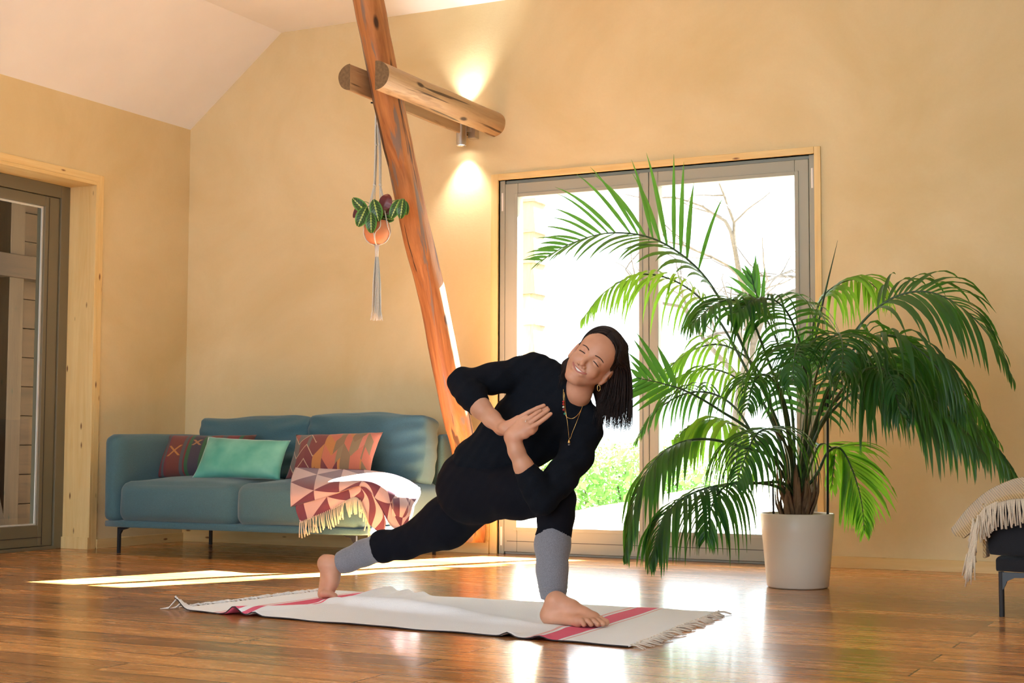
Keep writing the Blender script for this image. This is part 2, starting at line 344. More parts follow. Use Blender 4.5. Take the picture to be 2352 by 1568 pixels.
# neighbouring shingled gable end: stepped shingle edge at the left of the pane
gb = empty('shingled_wall', (-.33, 5.0, -.06), 'shingle clad wall edge outside at the left of the glass door', 'wall')
M_shing = wood('weathered_shingles', (.16, .12, .09), (.24, .18, .13), (.08, .06, .04), 'Z', 1, knots=False)
xe = on(1221, 700, 1, 5.0)[0]
m = MB(); m.box((-2.6, 5.02, -.06), (xe-.05, 5.3, 4.2)); m.build('wall_core', M_shing, gb)
m = MB(); k = 0; z = 0
while z < 4.1:
    x = -2.6
    while x < xe-.03:
        w_ = min(.16, xe-x); m.add([(x, 4.985, z), (x+w_-.004, 4.985, z), (x+w_-.004, 5.02, z+.34), (x, 5.02, z+.34), (x, 5.0, z), (x+w_-.004, 5.0, z), (x+w_-.004, 5.03, z+.34), (x, 5.03, z+.34)], [(0, 1, 2, 3), (4, 7, 6, 5), (0, 4, 5, 1), (1, 5, 6, 2), (3, 2, 6, 7), (0, 3, 7, 4)]); x += .16
    m.add([(xe-.02, 4.98, z), (xe+.05, 4.98, z), (xe+.005, 5.02, z+.30), (xe-.02, 5.02, z+.30), (xe-.02, 5.3, z), (xe+.05, 5.3, z), (xe+.005, 5.3, z+.30), (xe-.02, 5.3, z+.30)], [(0, 1, 2, 3), (1, 5, 6, 2), (0, 4, 5, 1)])
    z += .30
m.build('shingle_cladding', M_shing, gb)
# unseen evergreen added to shade the right leaf, slim trunk for a shadow line
def conifer(x, y, h, rr, label):
    e = empty('shade_evergreen', (x, y, -.06), label, 'tree')
    m = MB(); m.tube([(x, y, -.06), (x, y, h)], [.14, .03], 8); m.build('trunk', M_bark, e)
    m = MB()
    def cp():
        u = rnd.random()**.8; z = 1.0+u*(h-1.0); a = rnd.uniform(0, 6.283); q = rr*(1-u*.75)*math.sqrt(rnd.random()); return (x+q*math.cos(a), y+q*math.sin(a), z)
    leaf_cloud(m, 9000, cp, .16); m.build('foliage', M_needle, e)
M_needle = mat_leaf('evergreen_needles', (.04, .09, .035), (.05, .12, .03), .1)
conifer(6.33, 4.9, 8.5, .85, 'tall dark evergreen tree added out of view to shade the right door leaf')
sp_ = empty('shade_trunk', (4.01, 2.1, -.06), 'slim bare trunk added out of view to cast a thin shadow', 'tree')
m = MB(); m.tube([(4.01, 2.1, -.06), (4.01, 2.1, 2), (4.03, 2.1, 5)], [.05, .045, .04], 10); m.build('trunk', M_bark, sp_, smooth=True)  # unseen trunk added to cast a thin dark line on the floor
# shed outside the left door, with unseen roof and end wall added for shade
M_shed = wood('old_brown_boards', (.026, .013, .007), (.055, .030, .017), (.010, .006, .004), 'Y', .8, streak=.6)
M_shedz = wood('old_brown_posts', (.04, .022, .013), (.075, .045, .026), (.012, .018, .012), 'Z', .8)
sh = empty('timber_shed', (-2.3, -.2, -.06), 'old brown timber shed wall seen through the left glass door', 'shed')
m = MB(); z = -.06
while z < 3.0:
    m.box((-2.36, -8, z), (-2.3+rnd.uniform(-.008, .008), 2.6, z+.225)); z += .23
m.build('board_wall', M_shed, sh, bevel=.004)
m = MB(); m.box((-2.3, 1.35, -.06), (-.345, 1.45, 2.9)); m.build('shade_wall', M_shed, sh)  # added out of view to keep the sun off the boards
m = MB(); m.box((-2.42, -8, -.06), (-2.362, 2.6, 3.0)); m.build('backing', M_shed, sh)
m = MB(); m.box((-2.30, .55, -.06), (-2.17, .70, 2.75)); m.build('post', M_shedz, sh, bevel=.005)
m = MB(); m.obox((-2.2, .15, 1.2), (.05, 0, 0), (0, .06, .015), (0, -.36, 1.25)); m.build('brace', M_shedz, sh, bevel=.005)
m = MB(); m.box((-2.3, -8, 1.92), (-2.14, 2.6, 2.10)); m.build('rail', M_shed, sh, bevel=.005)
m = MB(); m.add([(-2.5, -8.1, 2.62), (-.36, -8.1, 2.9), (-.36, 2.6, 2.9), (-2.5, 2.6, 2.62), (-2.5, -8.1, 2.7), (-.36, -8.1, 2.98), (-.36, 2.6, 2.98), (-2.5, 2.6, 2.7)], [(0, 3, 2, 1), (4, 5, 6, 7), (0, 1, 5, 4), (1, 2, 6, 5), (2, 3, 7, 6), (3, 0, 4, 7)]); m.build('shade_roof', M_shed, sh)  # unseen roof added to shade the shed wall
# ================================================================ logs
def mat_log(name, c0, c1, grey, dark):
    t = NT(name); v = t.coord('Object', (9, 9, .75)); f = t.noise(v, 1.5, 7, .62, 1.6)
    v2 = t.coord('Object', (38, 38, 1.6)); g = t.noise(v2, 1.5, 4, .65, .5)
    c = t.ramp(f, [(.3, c0), (.6, c1)]); c = t.mix(t.math('MULTIPLY', g, .55), c, [q*.5 for q in c0])
    v3 = t.coord('Object', (13, 13, 1.3)); h = t.noise(v3, 1.1, 4, .6, .8)
    c = t.mix(t.ramp(h, [(.55, (0, 0, 0)), (.60, (.85,)*3)]), c, grey)
    v4 = t.coord('Object', (7, 7, 2.6)); vo = t.n.new('ShaderNodeTexVoronoi'); t.l.new(v4, vo.inputs['Vector']); vo.inputs['Scale'].default_value = 1
    c = t.mix(t.ramp(vo.outputs['Distance'], [(.07, (1, 1, 1)), (.13, (0, 0, 0))]), c, dark)
    v5 = t.coord('Object', (22, 22, .8)); q = t.noise(v5, 1.3, 3, .5, .3); c = t.mix(t.ramp(q, [(.60, (0, 0, 0)), (.63, (.9,)*3)]), c, dark)
    t.base(c); t.p(Roughness=.5); t.bump(t.math('ADD', g, t.math('MULTIPLY', q, .6)), .4, .006); return t.m
M_post = mat_log('peeled_log_wood', (.30, .10, .03), (.62, .27, .09), (.19, .16, .145), (.05, .02, .01))
M_beam = mat_log('pale_log_wood', (.50, .32, .17), (.62, .43, .25), (.36, .23, .12), (.06, .03, .015))
M_endgrain = plain('sawn_end_grain', (.20, .125, .06), .8, noise=.25, nscale=60)
PX = 2.224
pp = [on(x, y, 0, PX) for x, y in [(834, -55), (845, 0), (860, 75), (876, 153), (892, 230), (914, 332), (930, 400), (957, 530), (981, 625), (998, 700), (1023, 831), (1050, 962), (1067, 1031), (1086, 1150), (1099, 1243)]]
pp = [np.array([q[0], min(q[1], -.09), q[2]]) for q in pp]; pp = [pp[1]+(pp[1]-pp[3])/(pp[1][2]-pp[3][2])*(3.355-pp[1][2])]+pp[1:]; pp = spline(pp, 40); rr_ = [.079+.0015*math.sin(i*.7)+.003*(1-i/39)+.001*math.sin(i*1.9) for i in range(40)]
# the post gets its own frame: local z runs along the log
p0, p1 = Vector(pp[-1]), Vector(pp[0]); zx = (p1-p0).normalized(); xx = Vector((1, 0, 0)); yx = zx.cross(xx).normalized(); xx = yx.cross(zx)
ML = Matrix((xx, yx, zx)).transposed().to_4x4(); ML.translation = p0; MI = ML.inverted()
m = MB(); loc = [np.array(MI @ Vector(q)) for q in pp[::-1]]
m.tube(loc, rr_[::-1], 40, fn=lambda i, a: 1+.03*math.sin(3*a+i*.1)+.02*math.sin(7*a+i*.25))
o = m.build('log_post', M_post, smooth=True); o.matrix_world = ML
tag(o, 'peeled orange-brown log post leaning from the floor to the ceiling', 'log post')
def half_log(name, xf, side, y0, zc, hw, r_, y1=.0, label=''):
    L = y1-y0; m = MB(); n = 26; k = 24; vs = []
    for i in range(k+1):
        s_ = i/k*L; w = 1+.02*math.sin(s_*9+side)
        for j in range(n+1):
            a = -math.pi/2+math.pi*j/n; vs.append((side*hw*math.cos(a)*w*(1+.015*math.sin(5*a+s_*4)), r_*math.sin(a)*w, s_))
    fs = [(i*(n+1)+j, i*(n+1)+j+1, (i+1)*(n+1)+j+1, (i+1)*(n+1)+j) for i in range(k) for j in range(n)]+[(i*(n+1)+n, i*(n+1), (i+1)*(n+1), (i+1)*(n+1)+n) for i in range(k)]
    m.add(vs, fs); c0 = len(m.v); m.add(vs[:n+1], [tuple(range(n+1))], 1); m.add(vs[-n-1:], [tuple(range(n+1))[::-1]], 1)
    o = m.build(name, [M_beam, M_endgrain], smooth=False, bevel=.006)
    # local z along +Y of the world, local y up, local x right
    o.matrix_world = Matrix(((1, 0, 0, xf), (0, 0, 1, y0), (0, 1, 0, zc), (0, 0, 0, 1))); bm = bmesh.new(); bm.from_mesh(o.data); bmesh.ops.recalc_face_normals(bm, faces=bm.faces); bm.to_mesh(o.data); bm.free()
    tag(o, label, 'beam', 'half-round log beams clamping the post'); return o
half_log('half_log_beam', 2.305, 1, -1.345, 2.583, .085, .077, label='pale half-round log beam in front of the leaning post')
half_log('half_log_beam', 2.142, -1, -1.335, 2.595, .075, .072, label='darker half-round log beam behind the leaning post')
# wall lamp, up and down
LX = 2.135; LYY = -.085; e = empty('wall_lamp', (LX, LYY, 2.455), 'brushed steel cylinder up and down wall lamp under the log beams', 'lamp')
m = MB(); zb = 2.452; m.lathe((LX, LYY, zb), [(.031, 0), (.031, .20)], 32); m.lathe((LX, LYY, zb), [(.031, 0), (.027, 0), (.027, .012)], 32); m.build('lamp_body', M_steel, e, smooth=True)
t = NT('lamp_glow'); t.p(Emission_Color=(1, .93, .8, 1), Emission_Strength=12); M_glow = t.m
m = MB(); m.lathe((LX, LYY, zb+.008), [(.0265, 0), (.0001, 0)], 32); m.build('lamp_bulb', M_glow, e); m = MB(); m.lathe((LX, LYY, zb+.196), [(.030, 0), (.0001, 0)], 32); m.build('lamp_bulb', M_glow, e)
m = MB(); m.box((LX+.025, -.05, 2.50), (LX+.075, 0, 2.62)); m.box((LX-.01, -.06, 2.54), (LX+.05, -.02, 2.58)); m.build('bracket', M_steel, e, bevel=.002)
for dz, s_ in ((zb-.004, -1), (zb+.21, 1)):
    l = bpy.data.lights.new('lamp_light', 'SPOT'); l.energy = 10 if s_ > 0 else 8; l.color = (1, .96, .87); l.spot_size = R(84); l.spot_blend = .9; l.shadow_soft_size = .025
    o = bpy.data.objects.new('lamp_light', l); COL.objects.link(o); o.location = (LX, LYY, dz); o.rotation_euler = Vector((0, .12, s_)).to_track_quat('-Z', 'Y').to_euler()
# ================================================================ sofa
M_sofa = fabric('teal_blue_upholstery', (.055, .145, .190), .3, 420, .25)
M_sofa_leg = plain('black_metal_leg', (.012, .014, .02), .4)
def cushion(x0, x1, y0, y1, z0, z1, e=.09, n=28, puff=.02, wr=.004, seed=1):
    """rounded box block with soft crowned faces; returns MB"""
    cx, cy, cz = (x0+x1)/2, (y0+y1)/2, (z0+z1)/2; hx, hy, hz = (x1-x0)/2, (y1-y0)/2, (z1-z0)/2
    bm = bmesh.new(); bmesh.ops.create_cube(bm, size=2); bmesh.ops.subdivide_edges(bm, edges=bm.edges, cuts=n, use_grid_fill=True)
    rg = random.Random(seed); ph = [rg.uniform(0, 6) for _ in range(8)]; V = []
    for v in bm.verts:
        q = np.array(v.co); p = q*[hx, hy, hz]; inner = np.clip(p, [-hx+e, -hy+e, -hz+e], [hx-e, hy-e, hz-e]); d = p-inner; L = np.linalg.norm(d)
        if L > 1e-9: p = inner+d/L*e*min(1, L/e) if L > e else p
        c = (1-q[0]**2)*(1-q[1]**2) if abs(q[2]) > .99 else (1-q[0]**2)*(1-q[2]**2) if abs(q[1]) > .99 else (1-q[1]**2)*(1-q[2]**2)
        ax = int(np.argmax(abs(q))); nn = np.zeros(3); nn[ax] = np.sign(q[ax]); p = p+nn*puff*max(0, c)
        p = p+nn*wr*(math.sin(p[0]*17+ph[0]+3*math.sin(p[2]*9+ph[1]))+math.sin(p[1]*21+p[0]*11+ph[2])*.7)
        V.append(p+[cx, cy, cz])
    bm.verts.index_update(); m = MB(); m.add(V, [[v.index for v in f.verts] for f in bm.faces]); bm.free(); return m
def rot_mb(m, c, ax, ang):
    Rm = np.array(Matrix.Rotation(ang, 3, ax)); c = np.array(c); m.v = [tuple(Rm@(np.array(v)-c)+c) for v in m.v]; return m
sf = empty('sofa', (1.25, -.65, 0), 'teal blue two-seat sofa with one low left arm, standing in the corner', 'sofa')
SX0, SX1, SY0, SY1 = .315, 2.115, -1.14, -.12
cushion(SX0+.012, SX1, SY0+.01, SY1, .152, .20, .018, 10, 0, 0).build('base', M_sofa, sf, smooth=True)
cushion(SX0, SX0+.115, SY0, SY1, .185, .698, .05, 20, .006, .001).build('armrest', M_sofa, sf, smooth=True)
cushion(SX0+.09, SX1-.03, SY1-.13, SY1+.002, .185, .702, .045, 16, .004, .001).build('backrest', M_sofa, sf, smooth=True)
cushion(SX1-.045, SX1, SY1-.135, SY1+.005, .185, .704, .02, 12, .002, 0).build('backrest_end', M_sofa, sf, smooth=True)
cushion(SX0+.112, 1.272, SY0+.005, -.25, .182, .425, .06, 30, .035, .002, 3).build('seat_cushion', M_sofa, sf, smooth=True)
cushion(1.276, SX1-.005, SY0+.005, -.25, .182, .425, .06, 30, .035, .002, 4).build('seat_cushion', M_sofa, sf, smooth=True)
def back_cushion(x0, x1, z1, th, tilt, seed):
    m = cushion(x0, x1, -.50, -.50+th, .41, z1, .035, 34, .012, .003, seed)
    m.v = [(x, y-.03*max(0, 1-((x-x0)/(x1-x0)*2-1)**4)*max(0, 1-((z-.41)/(z1-.41)*2-1)**4)*(1 if y < -.5+th/2 else 0), z) for x, y, z in m.v]
    rg = random.Random(seed); vs = []
    for v in m.v:
        x, y, z = v; u = (x-x0)/(x1-x0); w_ = (z-.41)/(z1-.41)
        y -= .012*math.sin(9*u+7*w_+seed)*math.sin(3.1*u)*(1-abs(w_-.5)); z += .007*math.sin(5*u+seed*2)*(w_ > .5)*(w_-.5)*2
        y += .008*math.sin(26*(u*.5-w_)+seed)*math.exp(-((u-.9)/.16)**2)+.006*math.sin(30*(w_+u*.3))*math.exp(-((u-.05)/.12)**2)
        vs.append((x, y, z))
    m.v = vs; rot_mb(m, (0, -.4, .45), 'X', -tilt); return m
back_cushion(.47, 1.30, .80, .17, R(10), 2).build('back_cushion', M_sofa, sf, smooth=True)
back_cushion(1.285, 2.10, .815, .19, R(10), 6).build('back_cushion', M_sofa, sf, smooth=True)
# piping seam on the right cushion
m = MB()
for (x, y, sgn) in ((.385, -1.06, 1), (2.03, -1.06, -1), (.385, -.2, 1), (2.03, -.2, -1)):
    m = MB(); xx_ = x; m.box((xx_-.009, y-.008, 0), (xx_+.009, y+.008, .152))
    m.add([(xx_+sgn*.009, y-.008, .152), (xx_+sgn*.075, y-.008, .152), (xx_+sgn*.06, y-.008, .144), (xx_+sgn*.025, y-.008, .137), (xx_+sgn*.009, y-.008, .112)]+[(xx_+sgn*.009, y+.008, .152), (xx_+sgn*.075, y+.008, .152), (xx_+sgn*.06, y+.008, .144), (xx_+sgn*.025, y+.008, .137), (xx_+sgn*.009, y+.008, .112)],
          [(0, 1, 2, 3, 4), (9, 8, 7, 6, 5), (0, 5, 6, 1), (1, 6, 7, 2), (2, 7, 8, 3), (3, 8, 9, 4)])
    m.build('leg', M_sofa_leg, sf, bevel=.001)
# ---- throw cushions: pillow through four corner points, facing the camera side
def pillow(name, corners, th, mat, label, n=30, pinch=.10, seed=1):
    a, b, c, d = [np.array(q, float) for q in corners]      # bottom-left, bottom-right, top-right, top-left
    N = np.cross(b-a, d-a); N /= np.linalg.norm(N); m = MB(); uv = []; rg = random.Random(seed); ph = rg.uniform(0, 6)
    for s_ in (1, -1):
        G = np.zeros((n+1, n+1, 3))
        for i in range(n+1):
            for j in range(n+1):
                u, v = i/n, j/n; U = 2*u-1; Vv = 2*v-1
                u2 = .5+.5*U*(1-pinch*(1-abs(Vv)**2)*abs(U)**3*.6); v2 = .5+.5*Vv*(1-pinch*(1-abs(U)**2)*abs(Vv)**3)
                p = a*(1-u2)*(1-v2)+b*u2*(1-v2)+c*u2*v2+d*(1-u2)*v2
                h = ((1-abs(U)**2.6)*(1-abs(Vv)**2.6))**.55
                h += .07*math.sin(11*U+ph+5*Vv)*(abs(U)**2+abs(Vv)**2)*(1-abs(U)**6)*(1-abs(Vv)**6)
                G[i, j] = p+N*s_*th/2*h; uv.append((u, v))
        m.grid(G if s_ > 0 else G[:, :], 0)
    k = (n+1)**2; f0 = n*n; m.f[f0:] = [f[::-1] for f in m.f[f0:]]
    o = m.build(name, mat, smooth=True, uv=uv); bm = bmesh.new(); bm.from_mesh(o.data); bmesh.ops.remove_doubles(bm, verts=bm.verts, dist=.0008); bmesh.ops.recalc_face_normals(bm, faces=bm.faces); bm.to_mesh(o.data); bm.free()
    tag(o, label, 'cushion', 'cushions on the sofa'); return o
def P(px, py, y): return on(px, py, 1, y)
def mat_stripe():
    t = NT('striped_kilim_weave'); uv = t.coord('UV'); sp = t.n.new('ShaderNodeSeparateXYZ'); t.l.new(uv, sp.inputs[0])
    n = t.n.new('ShaderNodeValToRGB'); t.l.new(sp.outputs[0], n.inputs[0]); n.color_ramp.interpolation = 'CONSTANT'; e = n.color_ramp.elements
    st = [(0, (.10, .07, .06)), (.07, (.20, .03, .04)), (.10, (.09, .10, .11)), (.13, (.22, .03, .04)), (.16, (.20, .045, .035)), (.31, (.09, .10, .11)), (.35, (.22, .03, .04)), (.37, (.03, .14, .06)), (.41, (.06, .05, .08)), (.52, (.03, .14, .06)), (.57, (.20, .045, .035)), (.70, (.09, .10, .11)), (.75, (.22, .03, .04)), (.86, (.03, .14, .06)), (.90, (.15, .05, .04))]
    while len(e) < len(st): e.new(.5)
    for i, (p_, c) in enumerate(st): e[i].position = p_; e[i].color = c+(1,)
    c = n.outputs[0]
    for (cx, cy, col) in ((.225, .52, (.60, .25, .06)), (.46, .70, (.45, .22, .10))):   # woven cross motifs
        dx = t.math('MULTIPLY', t.math('SUBTRACT', sp.outputs[0], cx), 1.7); dy = t.math('SUBTRACT', sp.outputs[1], cy)
        ax, ay = t.math('ABSOLUTE', dx), t.math('ABSOLUTE', dy); dd = t.math('ABSOLUTE', t.math('SUBTRACT', ax, ay)); ins = t.math('MULTIPLY', t.math('LESS_THAN', dd, .025), t.math('LESS_THAN', ay, .12 if cx < .3 else .07))
        c = t.mix(ins, c, col)
    v = t.coord(); f = t.noise(v, 300, 2); t.base(t.mix(t.math('MULTIPLY', f, .4), c, (.05, .035, .03))); t.p(Roughness=.95, Sheen_Weight=.2); t.bump(f, .4, .002); return t.m
def mat_zig():
    t = NT('zigzag_kilim_weave'); uv = t.coord('UV'); sp = t.n.new('ShaderNodeSeparateXYZ'); t.l.new(uv, sp.inputs[0]); u, v = sp.outputs[0], sp.outputs[1]
    # stepped lozenges: columns shifted by a triangle wave
    col = t.math('MULTIPLY', u, 9); tri = t.math('PINGPONG', col, 1.0); sv = t.math('ADD', t.math('MULTIPLY', v, 3.2), t.math('MULTIPLY', tri, .9)); row = t.math('FLOOR', sv); ci = t.math('FLOOR', t.math('MULTIPLY', col, .5))
    cb = t.n.new('ShaderNodeCombineXYZ'); t.l.new(ci, cb.inputs[0]); t.l.new(row, cb.inputs[1]); wn = t.n.new('ShaderNodeTexWhiteNoise'); t.l.new(cb.outputs[0], wn.inputs['Vector'])
    mixv = t.math('ADD', t.math('MULTIPLY', u, .62), t.math('MULTIPLY', wn.outputs['Value'], .38))
    n = t.n.new('ShaderNodeValToRGB'); t.l.new(mixv, n.inputs[0]); n.color_ramp.interpolation = 'CONSTANT'; e = n.color_ramp.elements
    st = [(0, (.36, .075, .06)), (.14, (.14, .13, .13)), (.22, (.20, .045, .05)), (.36, (.18, .035, .05)), (.46, (.52, .21, .06)), (.56, (.24, .16, .09)), (.64, (.55, .16, .10)), (.74, (.27, .20, .11)), (.80, (.60, .20, .14)), (.92, (.15, .13, .16))]
    while len(e) < len(st): e.new(.5)
    for i, (p_, c) in enumerate(st): e[i].position = p_; e[i].color = c+(1,)
    fr = t.math('FRACT', sv); ln = t.math('MULTIPLY', t.math('LESS_THAN', fr, .09), t.math('LESS_THAN', u, .34)); c = t.mix(ln, n.outputs[0], (.55, .40, .28))
    vv = t.coord(); f = t.noise(vv, 280, 2); t.base(t.mix(t.math('MULTIPLY', f, .3), c, (.12, .08, .06))); t.p(Roughness=.95, Sheen_Weight=.2); t.bump(f, .4, .002); return t.m
t = NT('mint_velvet'); v = t.coord(); f = t.noise(v, 7, 3); t.base(t.ramp(f, [(.3, (.08, .38, .31)), (.7, (.20, .56, .46))])); t.p(Roughness=.55, Sheen_Weight=1., Sheen_Roughness=.3); t.bump(t.noise(v, 500, 2), .15, .001); M_mint = t.m
pillow('throw_cushion', [P(350, 1097, -.78), P(560, 1097, -.76), P(590, 998, -.60), P(378, 998, -.62)], .13, mat_stripe(), 'dark red striped kilim cushion behind the mint cushion', seed=2)
pillow('throw_cushion', [P(440, 1099, -.93), P(643, 1102, -.91), P(668, 1011, -.78), P(478, 1002, -.80)], .13, M_mint, 'plain mint green velvet cushion on the left sofa seat', seed=5)
pillow('throw_cushion', [P(655, 1100, -.82), P(850, 1094, -.80), P(880, 992, -.62), P(680, 998, -.64)], .13, mat_zig(), 'orange and maroon zigzag kilim cushion behind the fringed blanket', seed=8)
# ---- blanket over the right seat
def mat_blanket():
    t = NT('maroon_and_cream_triangle_weave'); uv = t.coord('UV'); sp = t.n.new('ShaderNodeSeparateXYZ'); t.l.new(uv, sp.inputs[0])
    a = t.math('MULTIPLY', sp.outputs[0], 6.5); b = t.math('MULTIPLY', sp.outputs[1], 4.); fa, fb = t.math('FRACT', a), t.math('FRACT', b)
    d1 = t.math('GREATER_THAN', t.math('ADD', fa, fb), 1); d2 = t.math('GREATER_THAN', fa, fb); ck = t.math('MODULO', t.math('ADD', t.math('FLOOR', a), t.math('FLOOR', b)), 2)
    s_ = t.math('ADD', t.math('MULTIPLY', d1, ck), t.math('MULTIPLY', d2, t.math('SUBTRACT', 1, ck)))
    v = t.coord(); f = t.noise(v, 400, 2); c = t.mix(s_, (.60, .42, .42), (.12, .014, .055)); t.base(t.mix(t.math('MULTIPLY', f, .25), c, (.30, .15, .14))); t.p(Roughness=.95, Sheen_Weight=.4); t.bump(f, .5, .003); return t.m
M_blank = mat_blanket(); M_cream = fabric('cream_fringe_wool', (.72, .62, .48), .15, 300, .3)
def hang(px, py, y): return on(px, py, 1, y)
be = empty('blanket', (1.9, -1.1, .46), 'maroon and cream triangle pattern fringed blanket draped over the right sofa seat', 'blanket')
def fold(name, rows, uvr, par=be, mat=None, nu=26, nv=60, thick=.008, wr=.003):
    G = patch(rows, nu, nv)
    for i in range(nu):
        for j in range(nv): G[i, j] += np.array([0, -1, .3])*wr*math.sin(j*.35+i*.22)
    if par is be: G += np.array([0, -.012, .007])
    u0, u1, v0, v1 = uvr; uv = [(u0+(u1-u0)*j/(nv-1), v0+(v1-v0)*i/(nu-1)) for i in range(nu) for j in range(nv)]
    m = MB(); m.grid(G, thick=thick); return G, m.build(name, mat or M_blank, par, smooth=True, uv=uv*2)
rowsA = [[hang(682, 1075, -.80), hang(740, 1077, -.80), hang(800, 1080, -.80), hang(850, 1082, -.80), hang(900, 1090, -.78), hang(935, 1102, -.74), hang(962, 1118, -.70)],
         [hang(676, 1090, -.95), hang(735, 1092, -.98), hang(797, 1094, -1.0), hang(850, 1094, -1.0), hang(898, 1104, -.98), hang(934, 1122, -.92), hang(966, 1132, -.88)],
         [hang(671, 1110, -1.08), hang(731, 1108, -1.12), hang(793, 1104, -1.14), hang(848, 1102, -1.14), hang(893, 1120, -1.14), hang(925, 1143, -1.08), hang(960, 1146, -1.00)],
         [hang(669, 1138, -1.165), hang(729, 1128, -1.175), hang(790, 1116, -1.18), hang(845, 1109, -1.18), hang(882, 1138, -1.185), hang(912, 1168, -1.15), hang(948, 1168, -1.08)],
         [hang(670, 1166, -1.17), hang(731, 1150, -1.18), hang(790, 1130, -1.19), hang(838, 1120, -1.195), hang(872, 1160, -1.20), hang(905, 1214, -1.18), hang(940, 1206, -1.12)]]
fold('top_fold', rowsA, (0, 1, 1, 0))
rowsB = [[hang(682, 1155, -1.163), hang(735, 1140, -1.168), hang(790, 1122, -1.17), hang(820, 1114, -1.172), hang(845, 1116, -1.175), hang(862, 1135, -1.178)],
         [hang(684, 1178, -1.172), hang(740, 1162, -1.176), hang(795, 1140, -1.178), hang(832, 1134, -1.18), hang(862, 1165, -1.182), hang(885, 1190, -1.18)],
         [hang(692, 1203, -1.17), hang(745, 1182, -1.174), hang(800, 1154, -1.176), hang(826, 1150, -1.178), hang(850, 1205, -1.178), hang(884, 1232, -1.175)]]
G, o = fold('under_fold', rowsB, (.1, .9, .55, .3))
def fringe(name, pts, L, mat, par, n, drift=(0, 0, 0), r_=.0028, seed=3, tilt=.012):
    rg = random.Random(seed); m = MB(); pts = np.array(pts)
    for i in range(n):
        s_ = i/(n-1)*(len(pts)-1); k = min(int(s_), len(pts)-2); p = pts[k]+(pts[k+1]-pts[k])*(s_-k); l = L*rg.uniform(.85, 1.1)
        d = np.array([rg.gauss(0, tilt), rg.gauss(-.004, .005), 0])+np.array(drift); q = [p+np.array([0, -.003, .006]), p+d*.4+[0, -.006, -l*.45], p+d+[0, -.004, -l]]
        m.tube(q, [r_, r_*.9, r_*1.25], 5)
    return m.build(name, mat, par, smooth=True)
fringe('fringe', G[-1][:38], .085, M_cream, be, 46, (.012, 0, 0))
fringe('fringe', [hang(828, 1150, -1.20), hang(842, 1180, -1.2), hang(848, 1215, -1.2)], .06, M_cream, be, 22, (.01, 0, 0), seed=9)
rowsC = [[hang(902, 1108, -.9), hang(935, 1112, -.82), hang(968, 1122, -.72)], [hang(905, 1150, -1.16), hang(945, 1150, -1.05), hang(966, 1142, -.82)], [hang(905, 1205, -1.17), hang(940, 1205, -1.10), hang(938, 1190, -.98)]]
fold('side_fold', rowsC, (.2, .8, .6, 0), nu=20, nv=24)
# ================================================================ hanging planter
HX = 2.13
def hp_(px, py, dx=0, dy=0): return on(px, py, 0, HX)+np.array([dx, dy, 0])
he = empty('hanging_planter', tuple(hp_(866, 565)), 'white macrame hanger with terracotta pot hanging beside the leaning log', 'hanging planter')
M_cord = fabric('white_cotton_cord', (.66, .68, .66), .15, 300, .2); M_terra = plain('terracotta', (.62, .25, .12), .7, noise=.08, nscale=15)
pc = hp_(866, 528); pr = .069; zc_ = pc[2]
m = MB(); m.lathe(pc, [(.0005, -.078), (.035, -.075), (.058, -.052), (.070, -.015), (.068, .022), (.060, .048), (.056, .050), (.055, .044), (.060, .02), (.055, -.03), (.0005, -.045)], 40); m.build('pot', M_terra, he, smooth=True)
m = MB(); m.lathe(pc+[0, 0, .036], [(.056, 0), (.03, .006), (.0005, .008)], 24); m.build('soil', plain('dark_potting_soil', (.03, .02, .013), .95, noise=.4, nscale=90, bump=.8), he)
top = hp_(866, 244); m = MB(); nail = top+np.array([0, .02, .012]); m.tube([nail+[.06, .03, 0], nail+[-.035, -.03, .01]], .0045, 8); m.build('nail', M_sofa_leg, he)
m = MB(); kn = hp_(872, 287)
zk = hp_(866, 425)[2]
for q in range(4):
    an = math.pi/4+q*math.pi/2+.35; ca, sa = math.cos(an), math.sin(an); side = -1 if ca < 0 else 1
    for s_ in (-1, 1):
        o_ = np.array([-sa, ca, 0])*.005*s_
        up = [top+[side*.006, 0, 0]+o_*.4, kn*.0+top+[side*.007, sa*.004, (kn-top)[2]]+o_*.6, hp_(868, 350)+[side*.012, sa*.01, 0]+o_*.6, np.array([pc[0]+ca*.022, pc[1]+sa*.022, zk])+o_*.3]
        m.tube(spline(up, 14), .0030, 6)
        spread = an+s_*math.pi/4
        w_ = [np.array([pc[0]+ca*.022, pc[1]+sa*.022, zk]), pc+[math.cos(an+s_*.30)*.062, math.sin(an+s_*.30)*.062, .066], pc+[math.cos(an+s_*.35)*.0735, math.sin(an+s_*.35)*.0735, .01], pc+[math.cos(an+s_*.72)*.072, math.sin(an+s_*.72)*.072, -.025], pc+[math.cos(an+s_*.75)*.050, math.sin(an+s_*.75)*.050, -.066], pc+[0, 0, -.088]]
        m.tube(spline(w_, 22), .0028, 6)
    for z_ in (hp_(868, 332)[2], zk): m.ball((pc[0]+ca*.022*(1 if z_ == zk else .6), pc[1]+sa*.022*(1 if z_ == zk else .6), z_), .007, 8)
m.ball(top+[.01, 0, (kn-top)[2]], .011, 8, sc=(1.2, 1, 1)); m.build('cord', M_cord, he, smooth=True)
m = MB(); bz = pc+[0, 0, -.084]; rg = random.Random(4); L_ = bz[2]-hp_(866, 735)[2]
m.tube([bz+[0, 0, .005], bz+[0, 0, -.03], bz+[0, 0, -.065]], [.013, .011, .010], 12)
